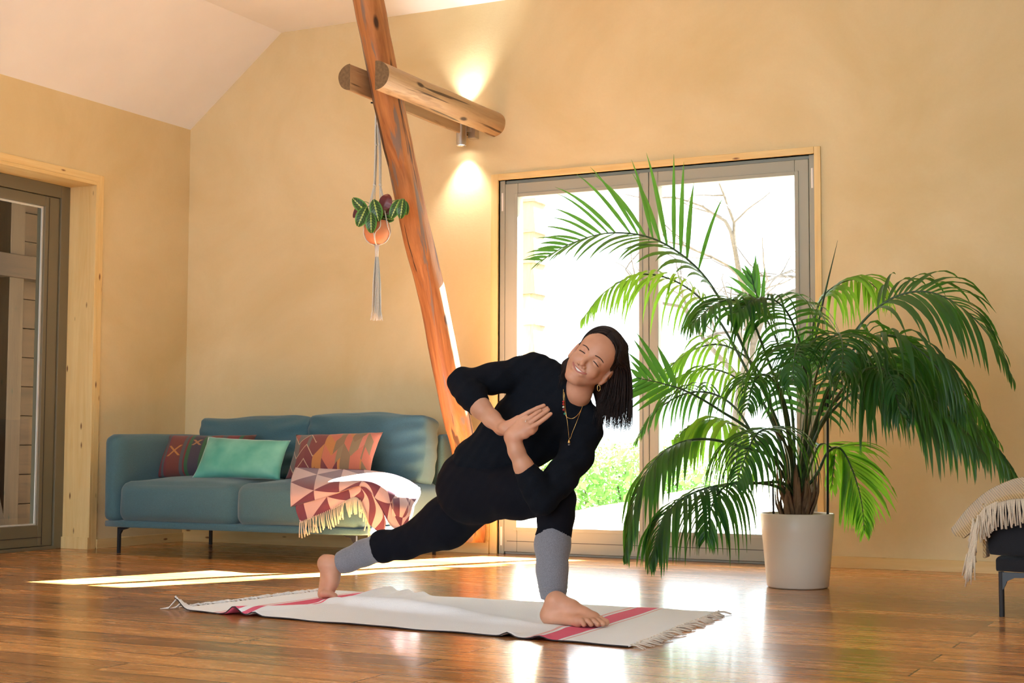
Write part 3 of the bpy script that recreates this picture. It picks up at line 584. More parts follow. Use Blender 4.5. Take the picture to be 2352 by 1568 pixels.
for i in range(70):
    a = rg.uniform(0, 6.283); r0 = .008*math.sqrt(rg.random()); l = L_*rg.uniform(.97, 1.01); r1 = r0*rg.uniform(1.3, 2.2)+.006; r2_ = r0*3.2+rg.uniform(.004, .014)
    m.tube([bz+[r0*math.cos(a), r0*math.sin(a), -.05], bz+[r1*math.cos(a), r1*math.sin(a), -.5*l], bz+[r2_*.75*math.cos(a), r2_*.75*math.sin(a), -.9*l], bz+[r2_*math.cos(a), r2_*math.sin(a), -l]], .0019, 5)
m.build('tassel', M_cord, he, smooth=True)
def mat_maranta():
    t = NT('patterned_leaf'); uv = t.coord('UV'); sp = t.n.new('ShaderNodeSeparateXYZ'); t.l.new(uv, sp.inputs[0])
    x = t.math('ABSOLUTE', t.math('SUBTRACT', sp.outputs[0], .5)); w_ = t.math('MULTIPLY_ADD', t.math('SINE', t.math('MULTIPLY', sp.outputs[1], 48)), .025, .055)
    mid = t.math('LESS_THAN', x, w_); dark = t.math('GREATER_THAN', t.math('SINE', t.math('MULTIPLY', t.math('SUBTRACT', sp.outputs[1], t.math('MULTIPLY', x, .5)), 46)), .1)
    c = t.mix(t.math('GREATER_THAN', x, .38), t.mix(dark, (.045, .14, .03), (.018, .06, .018)), (.09, .30, .05)); c = t.mix(mid, c, (.42, .55, .12))
    g = t.n.new('ShaderNodeNewGeometry'); t.base(t.mix(g.outputs['Backfacing'], (.16, .04, .05), c)); t.p(Roughness=.35); return t.m
M_mar = mat_maranta()
def oval_leaf(base, tip, side, w_, bend, par, n=12, name='leaf'):
    base, tip, side = [np.array(q, float) for q in (base, tip, side)]; d = tip-base; L = np.linalg.norm(d); side = side-d*(side@d)/L/L; side /= np.linalg.norm(side); N = np.cross(side, d/L)
    m = MB(); uv = []; G = np.zeros((n+1, 9, 3))
    for i in range(n+1):
        u = i/n; ww = w_*.85*(max(0, math.sin(math.pi*min(1, u*.96+.02)))**.6)
        for j in range(9):
            k = (j-4)/4; G[i, j] = base+d*u+side*ww*k+N*(bend*math.sin(math.pi*u)+.10*w_*(1-abs(k)*1.8)*-1+.03*w_*math.sin(u*22)*abs(k)); uv.append((.5+k*.5, u))
    m.grid(G); return m.build(name, M_mar, par, smooth=True, uv=uv)
M_mstem = plain('plant_stem', (.16, .24, .07), .5)
L10 = [((845, 490), (810, 455), .030, .03, 1), ((832, 462), (812, 500), .018, .02, 1), ((842, 475), (822, 520), .034, -.06, 0), ((858, 458), (870, 508), .034, -.07, 0), ((852, 488), (853, 535), .030, -.09, 0), ((878, 482), (893, 446), .034, -.04, 0),
       ((918, 458), (898, 502), .027, -.04, 0), ((926, 456), (920, 502), .027, -.05, 0), ((932, 462), (934, 494), .016, -.01, 0), ((882, 500), (900, 475), .026, .02, 0), ((905, 505), (870, 500), .02, .03, 1), ((880, 495), (865, 470), .03, .045, 0)]
for i, ((bx, by), (tx, ty), w_, dy, back) in enumerate(L10):
    zz_ = (pc-CAM)@FW+dy; b_ = at(bx, by, zz_); t__ = at(tx, ty, zz_-.012); sd_ = np.array(RT)*(1 if not back else -1)
    if (abs(tx-bx) > abs(ty-by)): sd_ = np.array(UP)*(-1 if back else 1)
    lf = oval_leaf(b_, t__, sd_, w_*1.25, -.008, he)
    m = MB(); m.tube(spline([pc+[0, 0, .04], (pc+[0, 0, .10]+b_)/2+[0, 0, .012], b_], 8), .0018, 6); m.build('stem', M_mstem, lf, smooth=True)
# ================================================================ rug
RA, RB, RC, RD = [on(x, y, 2, 0) for x, y in ((400, 1402), (1447, 1488), (1650, 1408), (748, 1357))]   # near-left, near-right, far-right, far-left
RA[2] = RB[2] = RC[2] = RD[2] = 0
def rugz(u, v):      # u along the length 0..1, v across 0 near .. 1 far
    g = lambda a, s_: math.exp(-(a/s_)**2)
    z = .004+.0015*math.sin(u*40+v*5)*math.sin(v*9+u*13)
    c = .50-.36*min(1, max(0, (u-.20)/.60))
    if u > .14: z += .045*g(v-(.56-.42*(u-.15)), .036 if v < .56-.42*(u-.15) else .09)*g((u-.40), .24)*min(1, (u-.14)/.06)             # long fold from the back foot
    z += .030*g(u-(.158+.16*v*1.1), .016+.01*v)*max(0, 1-v*1.6)+.014*g(u-(.205+.12*v), .012)*max(0, 1-v*2.2)        # bump at the near edge
    z += .032*g(u-.185, .020)*g(v-1, .32)+.022*g(u-.23, .016)*g(v-1, .24)+.015*g(u-.27, .015)*g(v-1, .2)
    z += .014*g(u-.77, .012)*g(v, .06)+.012*g(u-.83, .014)*g(v, .08)
    z += .010*g(v-.30+.2*(u-.7), .03)*g(u-.66, .10)
    z += .045*g(u, .018)*g(v, .06)
    return z
RU = lambda u, v: RA*(1-u)*(1-v)+RB*u*(1-v)+RC*u*v+RD*(1-u)*v
def mat_rug():
    t = NT('white_cotton_rug_with_pink_stripes'); uv = t.coord('UV'); sp = t.n.new('ShaderNodeSeparateXYZ'); t.l.new(uv, sp.inputs[0]); u = sp.outputs[0]
    n = t.n.new('ShaderNodeValToRGB'); t.l.new(u, n.inputs[0]); n.color_ramp.interpolation = 'CONSTANT'; e = n.color_ramp.elements
    W_ = (.86, .92, 1.0); Pk = (.78, .035, .16); Pl = (.80, .42, .46)
    st = [(0, W_), (.095, Pl), (.105, W_), (.112, Pk), (.165, W_), (.172, Pk), (.180, W_), (.800, Pl), (.806, W_), (.815, Pk), (.862, W_), (.868, Pl), (.874, W_)]
    while len(e) < len(st): e.new(.5)
    for i, (p_, c) in enumerate(st): e[i].position = p_; e[i].color = c+(1,)
    v = t.coord('Object', (1, 1, 1)); f = t.noise(v, 260, 2, .7); g = t.noise(v, 5, 3)
    c = t.mix(t.math('MULTIPLY', f, .22), n.outputs[0], (.60, .60, .60)); c = t.mix(t.math('MULTIPLY', g, .12), c, (.62, .60, .56)); t.base(c); t.p(Roughness=.95); t.bump(f, .5, .003); return t.m
M_rug = mat_rug(); re_ = empty('rug', tuple(RU(.5, .5)), 'white cotton rug with pink end stripes lying on the plank floor', 'rug')
nu, nv = 261, 71; G = np.zeros((nu, nv, 3)); uv = []
for i in range(nu):
    for j in range(nv):
        u, v = i/(nu-1), j/(nv-1); G[i, j] = RU(u, v); G[i, j, 2] = rugz(u, v)+.002; G[i, j, :2] += .004*math.sin(u*30)*(v in (0., 1.)); uv.append((u, v))
m = MB(); m.grid(G[:, ::-1], thick=-.003)
uvr = [uv[i*nv+(nv-1-j)] for i in range(nu) for j in range(nv)]
rug_ob = m.build('woven_cloth', M_rug, re_, smooth=True, uv=uvr*2)
bm = bmesh.new(); bm.from_mesh(rug_ob.data); bmesh.ops.recalc_face_normals(bm, faces=bm.faces); bm.to_mesh(rug_ob.data); bm.free()
m = MB(); m.tube([G[i, 0]+[0, 0, -.001] for i in range(0, nu, 2)], .0022, 5); m.build('edge_binding', plain('dark_edge_cord', (.03, .025, .03), .9), re_, smooth=True)
rg = random.Random(11)
for (u, nn, sgn) in ((1, 30, 1), (0, 34, -1)):
    m = MB()
    for k in range(nn):
        v = (k+.5)/nn; p = RU(u, v); ax = (RB-RA)/np.linalg.norm(RB-RA)*sgn; cr = (RD-RA)/np.linalg.norm(RD-RA)
        L = rg.uniform(.045, .075); z0 = rugz(u, v)+.003; dv = rg.gauss(0, .012)
        m.ball(p+ax*.006+[0, 0, z0+.002], .005, 6)
        for q in range(3):
            dq = (q-1)*.006+rg.gauss(0, .003); m.tube([p-ax*.004+[0, 0, z0], p+ax*L*.5+cr*(dv*.5+dq)+[0, 0, .006+rg.uniform(0, .006)], p+ax*L+cr*(dv+dq*1.4)+[0, 0, .003]], [.0028, .0022, .0016], 5)
    m.build('fringe', plain('rug_tassel_yarn', (.66, .60, .52) if sgn > 0 else (.75, .75, .76), .9) , re_, smooth=True)
# ================================================================ daybed at the right edge, with throw
M_black = fabric('black_upholstery', (.010, .012, .018), .2, 300, .1)
de = empty('daybed', (6.1, -1.6, 0), 'black upholstered daybed cut off at the right edge', 'daybed')
m = cushion(5.478, 7.2, -1.985, -1.15, .225, .425, .025, 16, .01, .001); m.build('seat', M_black, de, smooth=True)
m = cushion(5.503, 7.15, -1.98, -1.17, .165, .228, .018, 12, .0, 0); m.build('base', M_black, de, smooth=True)
for (x, y, sgn) in ((5.525, -1.96, 1), (7.1, -1.96, -1), (5.525, -1.2, 1), (7.1, -1.2, -1)):
    m = MB(); m.tube([(x, y, 0), (x, y, .17)], .0105, 12)
    m.add([(x, y-.009, .168), (x+sgn*.14, y-.009, .168), (x+sgn*.14, y-.009, .152), (x+sgn*.05, y-.009, .148), (x+sgn*.022, y-.009, .135), (x+sgn*.009, y-.009, .105), (x, y-.009, .1)]+[(x, y+.009, .168), (x+sgn*.14, y+.009, .168), (x+sgn*.14, y+.009, .152), (x+sgn*.05, y+.009, .148), (x+sgn*.022, y+.009, .135), (x+sgn*.009, y+.009, .105), (x, y+.009, .1)],
          [(0, 1, 2, 3, 4, 5, 6), (13, 12, 11, 10, 9, 8, 7)]+[(i, i+7, (i+1) % 7+7, (i+1) % 7) for i in range(7)]); m.build('leg', M_sofa_leg, de)
def mat_throw():
    t = NT('beige_twill_throw'); v = t.coord('Object', (1, 1, 1), (0, 0, .6)); w_ = t.n.new('ShaderNodeTexWave'); t.l.new(v, w_.inputs['Vector']); w_.inputs['Scale'].default_value = 42; w_.bands_direction = 'DIAGONAL'; w_.inputs['Distortion'].default_value = .5
    t.base(t.ramp(w_.outputs['Fac'], [(.2, (.42, .29, .13)), (.8, (.66, .48, .25))])); t.p(Roughness=.9, Sheen_Weight=.4); t.bump(w_.outputs['Fac'], .6, .004); return t.m
te = empty('throw', (5.6, -1.9, .5), 'beige twill throw with cream fringe over the black daybed', 'blanket'); M_throw = mat_throw()
rows = [[P(2192, 1205, -1.72), P(2222, 1166, -1.68), P(2262, 1130, -1.62), P(2310, 1106, -1.58), P(2352, 1094, -1.55), P(2440, 1086, -1.5), P(2600, 1085, -1.45)],
        [P(2185, 1214, -1.86), P(2218, 1185, -1.86), P(2262, 1146, -1.86), P(2306, 1121, -1.86), P(2352, 1112, -1.86), P(2440, 1106, -1.85), P(2600, 1106, -1.8)],
        [P(2190, 1226, -1.98), P(2222, 1202, -2.0), P(2262, 1160, -2.01), P(2306, 1137, -2.02), P(2352, 1130, -2.02), P(2440, 1126, -2.02), P(2600, 1130, -2.02)],
        [P(2212, 1236, -2.0), P(2232, 1218, -2.015), P(2262, 1172, -2.03), P(2306, 1150, -2.035), P(2352, 1144, -2.035), P(2440, 1142, -2.035), P(2600, 1146, -2.035)]]
fold('throw_cloth', rows, (0, 1, 0, 1), te, M_throw, nu=24, nv=50, thick=.014, wr=.001)
m = MB(); m.box((5.462, -1.985, .22), (5.475, -1.90, .43)); m.build('hanging_end', M_throw, te, bevel=.005)
fp = [P(x, y, -2.028) for x, y in ((2246, 1190), (2262, 1168), (2290, 1154), (2330, 1148), (2380, 1146), (2460, 1146), (2600, 1150))]
fringe('fringe', fp, .095, M_cream, te, 90, (.004, 0, 0), r_=.0028, seed=21)
fp = [P(x, y, -2.03) for x, y in ((2228, 1206), (2238, 1185), (2250, 1175))]
rg = random.Random(8); m = MB()
for i in range(75):
    u = rg.random(); w_ = rg.gauss(0, 1)*.25; y0 = 1180+u*110; x0 = 2244-u*16+w_*14; L = rg.uniform(35, 62)
    m.tube([P(x0, y0, -2.035-rg.random()*.01), P(x0-3+w_*4, y0+L*.5, -2.045), P(x0-6+w_*8+rg.gauss(0, 3), y0+L, -2.035)], [.0035, .003, .0025], 5)
m.build('hanging_fringe', M_cream, te, smooth=True)
# ================================================================ palm
def mat_palm(name, c0, c1, tr, amt):
    t = NT(name); v = t.coord(); f = t.noise(v, 5, 2); t.base(t.ramp(f, [(.35, c0), (.65, c1)])); t.p(Roughness=.38)
    tl = t.n.new('ShaderNodeBsdfTranslucent'); tl.inputs[0].default_value = tuple(tr)+(1,); mx = t.n.new('ShaderNodeMixShader'); mx.inputs[0].default_value = amt
    t.l.new(t.b.outputs[0], mx.inputs[1]); t.l.new(tl.outputs[0], mx.inputs[2]); t.l.new(mx.outputs[0], t.out.inputs[0]); return t.m
M_palm = mat_palm('palm_leaf', (.009, .050, .020), (.022, .095, .030), (.14, .46, .045), .36)
M_palm_backlit = mat_palm('backlit_palm_leaf', (.05, .17, .025), (.09, .24, .03), (.32, .70, .05), .5)  # paler, yellower leaf copy with the backlight put into its colour
M_rachis = plain('palm_stalk', (.035, .085, .03), .4, noise=.2, nscale=20)
PC = np.array([4.508, -1.185, 0.])
pe = empty('potted_palm', tuple(PC), 'large green potted palm with long arching fronds beside the glass door', 'plant')
t = NT('cream_glazed_pot'); t.base((.78, .70, .60)); t.p(Roughness=.42, Coat_Weight=.1); M_pot = t.m
m = MB(); m.lathe(PC, [(.0005, .001), (.132, .001), (.140, .008), (.152, .14), (.1615, .25), (.168, .335), (.165, .338), (.160, .335), (.154, .26), (.0005, .255)], 72); m.build('pot', M_pot, pe, smooth=True)
m = MB(); m.lathe(PC, [(.157, .292), (.08, .30), (.0005, .305)], 32); m.build('soil', plain('potting_soil', (.035, .024, .015), .95, noise=.4, nscale=90, bump=.8), pe)
M_husk = wood('fibrous_palm_husk', (.10, .055, .028), (.24, .15, .085), (.03, .015, .01), 'Z', 2.2, knots=False, rough=.9)
rg = random.Random(6); m = MB()
crown = PC+np.array([-.01, 0, .42])
m.tube([PC+[0, 0, .27], PC+[0, 0, .36], PC+[-.005, 0, .46], PC+[-.005, 0, .52]], [.060, .058, .045, .02], 14, fn=lambda i, a: 1+.18*math.sin(5*a+i)+.1*math.sin(11*a))
for i in range(30):
    a = rg.uniform(0, 6.283); ca, sa = math.cos(a), math.sin(a); z = rg.uniform(.28, .40); ln = rg.uniform(.12, .22); b_ = PC+[ca*.055, sa*.055, z]; e_ = b_+[ca*rg.uniform(.0, .06), sa*.05, ln]
    md = (b_+e_)/2+[ca*.018, sa*.018, 0]; m.tube(spline([b_-[ca*.02, sa*.02, .03], b_, md, e_], 8), [.008, .016, .018, .017, .014, .011, .007, .002], 6, flat=.35)
m.build('trunk', M_husk, pe, smooth=True)
m = MB(); s0 = on(1901, 1180, 1, PC[1]-.02); s0[2] = .28; s1 = on(1901, 880, 1, PC[1]-.02); m.tube([s0, s1], .006, 8); s0 = on(1777, 1180, 1, PC[1]); s0[2] = .28; s1 = on(1775, 1100, 1, PC[1]); m.tube([s0, s1], .005, 8)
m.build('stake', plain('dark_support_cane', (.02, .02, .02), .5), pe, smooth=True)
def frond(pts, L, side, n=23, t0=.35, mat=None, wid=.0115, droop=.6, fwd=.5, lift=.25, seed=1, tip=.35, onlyside=0, curl=.0, r0=.008, asym=(1, 1), start=crown, late=0):
    """pts: (px, py, depth) along the rib; side: leaflet plane in (right, up, towards viewer)"""
    rg = random.Random(seed); W = [np.array(start)+np.array([rg.uniform(-.02, .02), rg.uniform(-.02, .02), -.04])]+[at(*p) for p in pts]
    C = spline(W, 60); m = MB(); m.tube(C, [r0*(1-.9*i/59)+.0008 for i in range(60)], 6); rib = m
    sv = RT*side[0]+UP*side[1]-FW*side[2]; sv /= np.linalg.norm(sv); m = MB()
    dl = np.r_[0, np.cumsum(np.linalg.norm(np.diff(C, axis=0), axis=1))]
    for k in range(n):
        tt = t0+(1-t0)*(k+.5)/n; s_ = (k+.5)/n; x = tt*59; i = min(int(x), 58); p = C[i]+(C[i+1]-C[i])*(x-i); T = C[i+1]-C[i]; T /= np.linalg.norm(T)
        sd = sv-T*(sv@T); sd /= np.linalg.norm(sd); N = np.cross(sd, T); 
        if N[2] < 0 and abs(N[2]) > .15: N = -N
        env = (.55+.45*math.sin(math.pi*min(1, s_*1.25+.18)))*(1-(1-tip)*max(0, (s_-.55)/.45)**1.3)
        for q in (1, -1):
            if onlyside and q != onlyside: continue
            if rg.random() < .03 or (q > 0 and s_ < late): continue
            l = L*env*rg.uniform(.88, 1.08)*asym[0 if q > 0 else 1]; f_ = fwd*(1+1.2*s_)+rg.gauss(0, .07)
            d = sd*q+T*f_+N*(lift+rg.gauss(0, .08)); d /= np.linalg.norm(d); ww = wid*rg.uniform(.7, 1.1)*.86*(.75+.35*min(1, env)); ns = 7; Q = [p]; dd = d.copy(); g = droop*rg.uniform(.75, 1.25)
            for j in range(ns):
                dd = dd+np.array([0, 0, -1.])*g*(.07+.30*(j/ns)); dd /= np.linalg.norm(dd); Q.append(Q[-1]+dd*l/ns)
            vs = []; 
            for j, c in enumerate(Q):
                u = j/ns; tn = (Q[min(j+1, ns)]-Q[max(j-1, 0)]); tn /= np.linalg.norm(tn)
                a = T-tn*(T@tn); a /= np.linalg.norm(a)+1e-9; nn = np.cross(a, tn); wj = ww*(min(1, .35+u*3.2))*(1-max(0, (u-.35)/.65)**1.7)+.0003
                vs += [c+a*wj+nn*wj*.35*q, c, c-a*wj+nn*wj*.35*q]
            m.add(vs, [(3*j+e_, 3*j+e_+1, 3*j+e_+4, 3*j+e_+3) for j in range(ns) for e_ in (0, 1)])
    o = rib.build('frond', M_rachis, pe, smooth=True); m.build('leaflets', mat or M_palm, o, smooth=True)
Z = 6.86
# big arching frond over the glass, to the left
frond([(1800, 1010, 6.86), (1722, 830, 6.85), (1655, 690, 6.85), (1590, 605, 6.85), (1500, 548, 6.85), (1400, 535, 6.85), (1310, 560, 6.85), (1240, 600, 6.86)], 0.460, (.25, .55, -.8), n=28, t0=.40, droop=.35, fwd=.45, lift=.45, seed=1, wid=.0125, asym=(1.15, 1.05), late=.10)
frond([(1790, 1010, 6.95), (1715, 850, 7.0), (1640, 720, 7.05), (1560, 650, 7.1), (1470, 630, 7.1), (1390, 670, 7.1), (1340, 730, 7.1)], 0.360, (.2, .2, 1), n=23, t0=.45, droop=1.8, fwd=.5, lift=.1, seed=41, wid=.009, mat=M_palm_backlit)
# towards the woman
frond([(1745, 1010, 6.8), (1650, 940, 6.75), (1580, 900, 6.7), (1520, 880, 6.7), (1465, 868, 6.7)], 0.264, (.3, .95, .5), n=6, t0=.66, droop=.15, fwd=.7, lift=.25, seed=2, wid=.016)
# arching over towards the viewer in the middle left
frond([(1810, 960, 6.8), (1765, 830, 6.7), (1725, 730, 6.6), (1690, 690, 6.52), (1640, 700, 6.45), (1590, 745, 6.4)], 0.360, (.6, .1, .8), n=22, t0=.50, droop=2.2, fwd=.35, lift=.35, seed=3)
frond([(1850, 980, 6.75), (1850, 850, 6.65), (1820, 740, 6.55), (1780, 690, 6.45), (1730, 690, 6.4), (1690, 720, 6.35)], 0.372, (.8, .1, .6), n=23, t0=.45, droop=2.4, fwd=.3, lift=.3, seed=31)
# low fronds at the left
frond([(1790, 1060, 6.8), (1700, 1025, 6.7), (1620, 1008, 6.62), (1550, 1022, 6.56), (1495, 1070, 6.5), (1462, 1140, 6.47), (1445, 1220, 6.45), (1438, 1262, 6.45)], 0.362, (.15, .1, 1), n=26, t0=.42, droop=2.2, fwd=.7, lift=.1, seed=4, wid=.014)
frond([(1790, 1040, 6.95), (1715, 990, 7.05), (1650, 965, 7.15), (1590, 975, 7.2), (1550, 1010, 7.25)], 0.396, (.4, .0, 1), n=19, t0=.35, droop=3.0, fwd=.2, lift=.0, seed=5, wid=.016, mat=M_palm_backlit)
frond([(1800, 1110, 6.75), (1730, 1110, 6.6), (1670, 1112, 6.5), (1610, 1125, 6.4), (1560, 1150, 6.33), (1525, 1190, 6.3), (1506, 1240, 6.27), (1497, 1285, 6.25)], 0.365, (.3, .1, 1), n=23, t0=.42, droop=2.6, fwd=.6, lift=.2, seed=6, wid=.0125)
frond([(1790, 1120, 6.78), (1730, 1108, 6.6), (1680, 1110, 6.45), (1648, 1135, 6.35), (1630, 1180, 6.28), (1622, 1235, 6.25)], 0.378, (.9, .1, .5), n=17, t0=.45, droop=2.2, fwd=.6, lift=.15, seed=7, wid=.013)
frond([(1815, 1050, 6.75), (1790, 1000, 6.6), (1765, 985, 6.5), (1735, 1000, 6.4), (1712, 1050, 6.32), (1690, 1110, 6.26)], 0.425, (.9, .1, .5), n=24, t0=.38, droop=2.6, fwd=.35, lift=.25, seed=8, wid=.0115)
frond([(1760, 1060, 6.9), (1700, 950, 6.95), (1640, 905, 7.0), (1570, 905, 7.05), (1500, 950, 7.1), (1462, 1010, 7.1)], 0.276, (.2, .3, 1), n=20, t0=.45, droop=1.6, fwd=.5, lift=.2, seed=9, wid=.009)
frond([(1780, 970, 7.0), (1740, 850, 7.1), (1670, 795, 7.2), (1600, 800, 7.25), (1530, 850, 7.3), (1490, 900, 7.3)], 0.308, (.3, .1, 1), n=20, t0=.42, droop=1.8, fwd=.5, lift=.2, seed=10, wid=.010, mat=M_palm_backlit)
# upright ones behind
frond([(1820, 950, 7.0), (1790, 800, 7.1), (1755, 720, 7.15), (1735, 670, 7.2), (1725, 630, 7.2)], 0.234, (1, .2, .3), n=5, t0=.6, droop=.3, fwd=2.0, lift=.1, seed=11, wid=.014)
fr_sp = spline([crown]+[at(1855, 900, 6.88), at(1880, 740, 6.9), at(1924, 552, 6.9)], 14); m = MB(); m.tube(fr_sp, [.008, .008, .007, .007, .006, .006, .0065, .008, .010, .010, .009, .007, .004, .001], 8, flat=.5); m.build('unopened_frond', M_rachis, pe, smooth=True)
frond([(1850, 950, 7.0), (1862, 800, 7.05), (1880, 700, 7.1), (1930, 650, 7.15), (1990, 645, 7.2), (2040, 690, 7.25)], 0.384, (.3, .3, 1), n=20, t0=.5, droop=2.4, fwd=.4, lift=.2, seed=13, mat=M_palm_backlit, wid=.013)
# right-hand side
frond([(1880, 960, 6.85), (1925, 830, 6.8), (1985, 735, 6.75), (2060, 680, 6.7), (2140, 672, 6.65), (2220, 715, 6.6), (2285, 790, 6.58), (2320, 860, 6.56)], 0.441, (.15, .5, -1), n=30, t0=.42, droop=1.0, fwd=.55, lift=.15, seed=14, wid=.0135, asym=(.9, 1.05))
frond([(1880, 960, 6.75), (1920, 860, 6.6), (1975, 790, 6.5), (2050, 770, 6.4), (2120, 810, 6.35), (2180, 880, 6.3), (2220, 950, 6.3)], 0.475, (.2, .2, 1), n=28, t0=.38, droop=2.4, fwd=.45, lift=.3, seed=15, wid=.013)
frond([(1870, 1000, 6.9), (1940, 900, 6.85), (2030, 850, 6.8), (2120, 870, 6.75), (2200, 940, 6.7), (2280, 1020, 6.65), (2345, 1110, 6.6)], 0.504, (.1, .2, 1), n=32, t0=.35, droop=2.2, fwd=.7, lift=.1, seed=16, wid=.014)
frond([(1870, 1010, 6.75), (1935, 920, 6.65), (2020, 880, 6.6), (2110, 910, 6.55), (2190, 970, 6.5), (2250, 1030, 6.48)], 0.478, (.1, .3, 1), n=28, t0=.35, droop=2.2, fwd=.7, lift=.1, seed=17, wid=.013)
# big dark ones bending towards the viewer
frond([(1860, 960, 6.7), (1875, 860, 6.5), (1905, 790, 6.3), (1925, 765, 6.15), (1935, 790, 6.0), (1935, 850, 5.92)], 0.460, (1, .05, .1), n=24, t0=.40, droop=3.2, fwd=.25, lift=.35, seed=18, wid=.0135)
frond([(1850, 980, 6.7), (1850, 880, 6.5), (1840, 815, 6.3), (1832, 790, 6.15), (1825, 815, 6.02), (1820, 880, 5.95)], 0.437, (1, -.05, .1), n=24, t0=.40, droop=3.2, fwd=.25, lift=.35, seed=19, wid=.0135)
frond([(1865, 1000, 6.8), (1900, 900, 6.6), (1960, 840, 6.45), (2010, 840, 6.35), (2050, 890, 6.28), (2070, 950, 6.25)], 0.425, (.8, .1, .6), n=24, t0=.4, droop=2.8, fwd=.4, lift=.3, seed=20, wid=.012)
# low at the right, lit through
frond([(1875, 1090, 6.9), (1900, 1040, 6.95), (1930, 1030, 7.0), (1958, 1080, 7.0), (1978, 1150, 7.0), (1985, 1220, 7.0)], 0.319, (1, .2, -.2), n=23, t0=.42, droop=0.8, fwd=.9, lift=.0, seed=21, wid=.0125, mat=M_palm_backlit)
frond([(1865, 1060, 7.0), (1885, 1020, 7.1), (1915, 1040, 7.15), (1910, 1120, 7.15)], 0.286, (1, .2, -.2), n=12, t0=.4, droop=1.0, fwd=.8, lift=.0, seed=22, wid=.0125, mat=M_palm_backlit)
frond([(1850, 1040, 6.85), (1850, 960, 6.8), (1860, 880, 6.8), (1850, 820, 6.85), (1810, 770, 6.9)], 0.288, (.9, .2, .4), n=17, t0=.4, droop=1.8, fwd=.5, lift=.1, seed=23, wid=.011)

frond([(1880, 990, 6.7), (1930, 900, 6.5), (1985, 850, 6.3), (2035, 850, 6.15), (2060, 900, 6.05)], .44, (.9, .1, .3), n=24, t0=.4, droop=3.0, fwd=.4, lift=.3, seed=51, wid=.012)
frond([(1870, 980, 6.85), (1950, 860, 6.85), (2050, 800, 6.85), (2150, 830, 6.85), (2230, 920, 6.85), (2290, 1010, 6.85)], .42, (.2, .2, 1), n=34, t0=.38, droop=2.0, fwd=.6, lift=.1, seed=52, wid=.012)
frond([(1810, 1000, 6.7), (1790, 900, 6.55), (1760, 860, 6.4), (1730, 880, 6.3), (1715, 940, 6.22)], .34, (.9, 0, .4), n=20, t0=.42, droop=2.4, fwd=.4, lift=.3, seed=53, wid=.010)
frond([(1800, 1010, 7.0), (1730, 900, 7.1), (1650, 850, 7.2), (1570, 860, 7.25), (1500, 905, 7.25)], .30, (.3, .1, 1), n=24, t0=.4, droop=2.0, fwd=.5, lift=.1, seed=54, wid=.009, mat=M_palm_backlit)
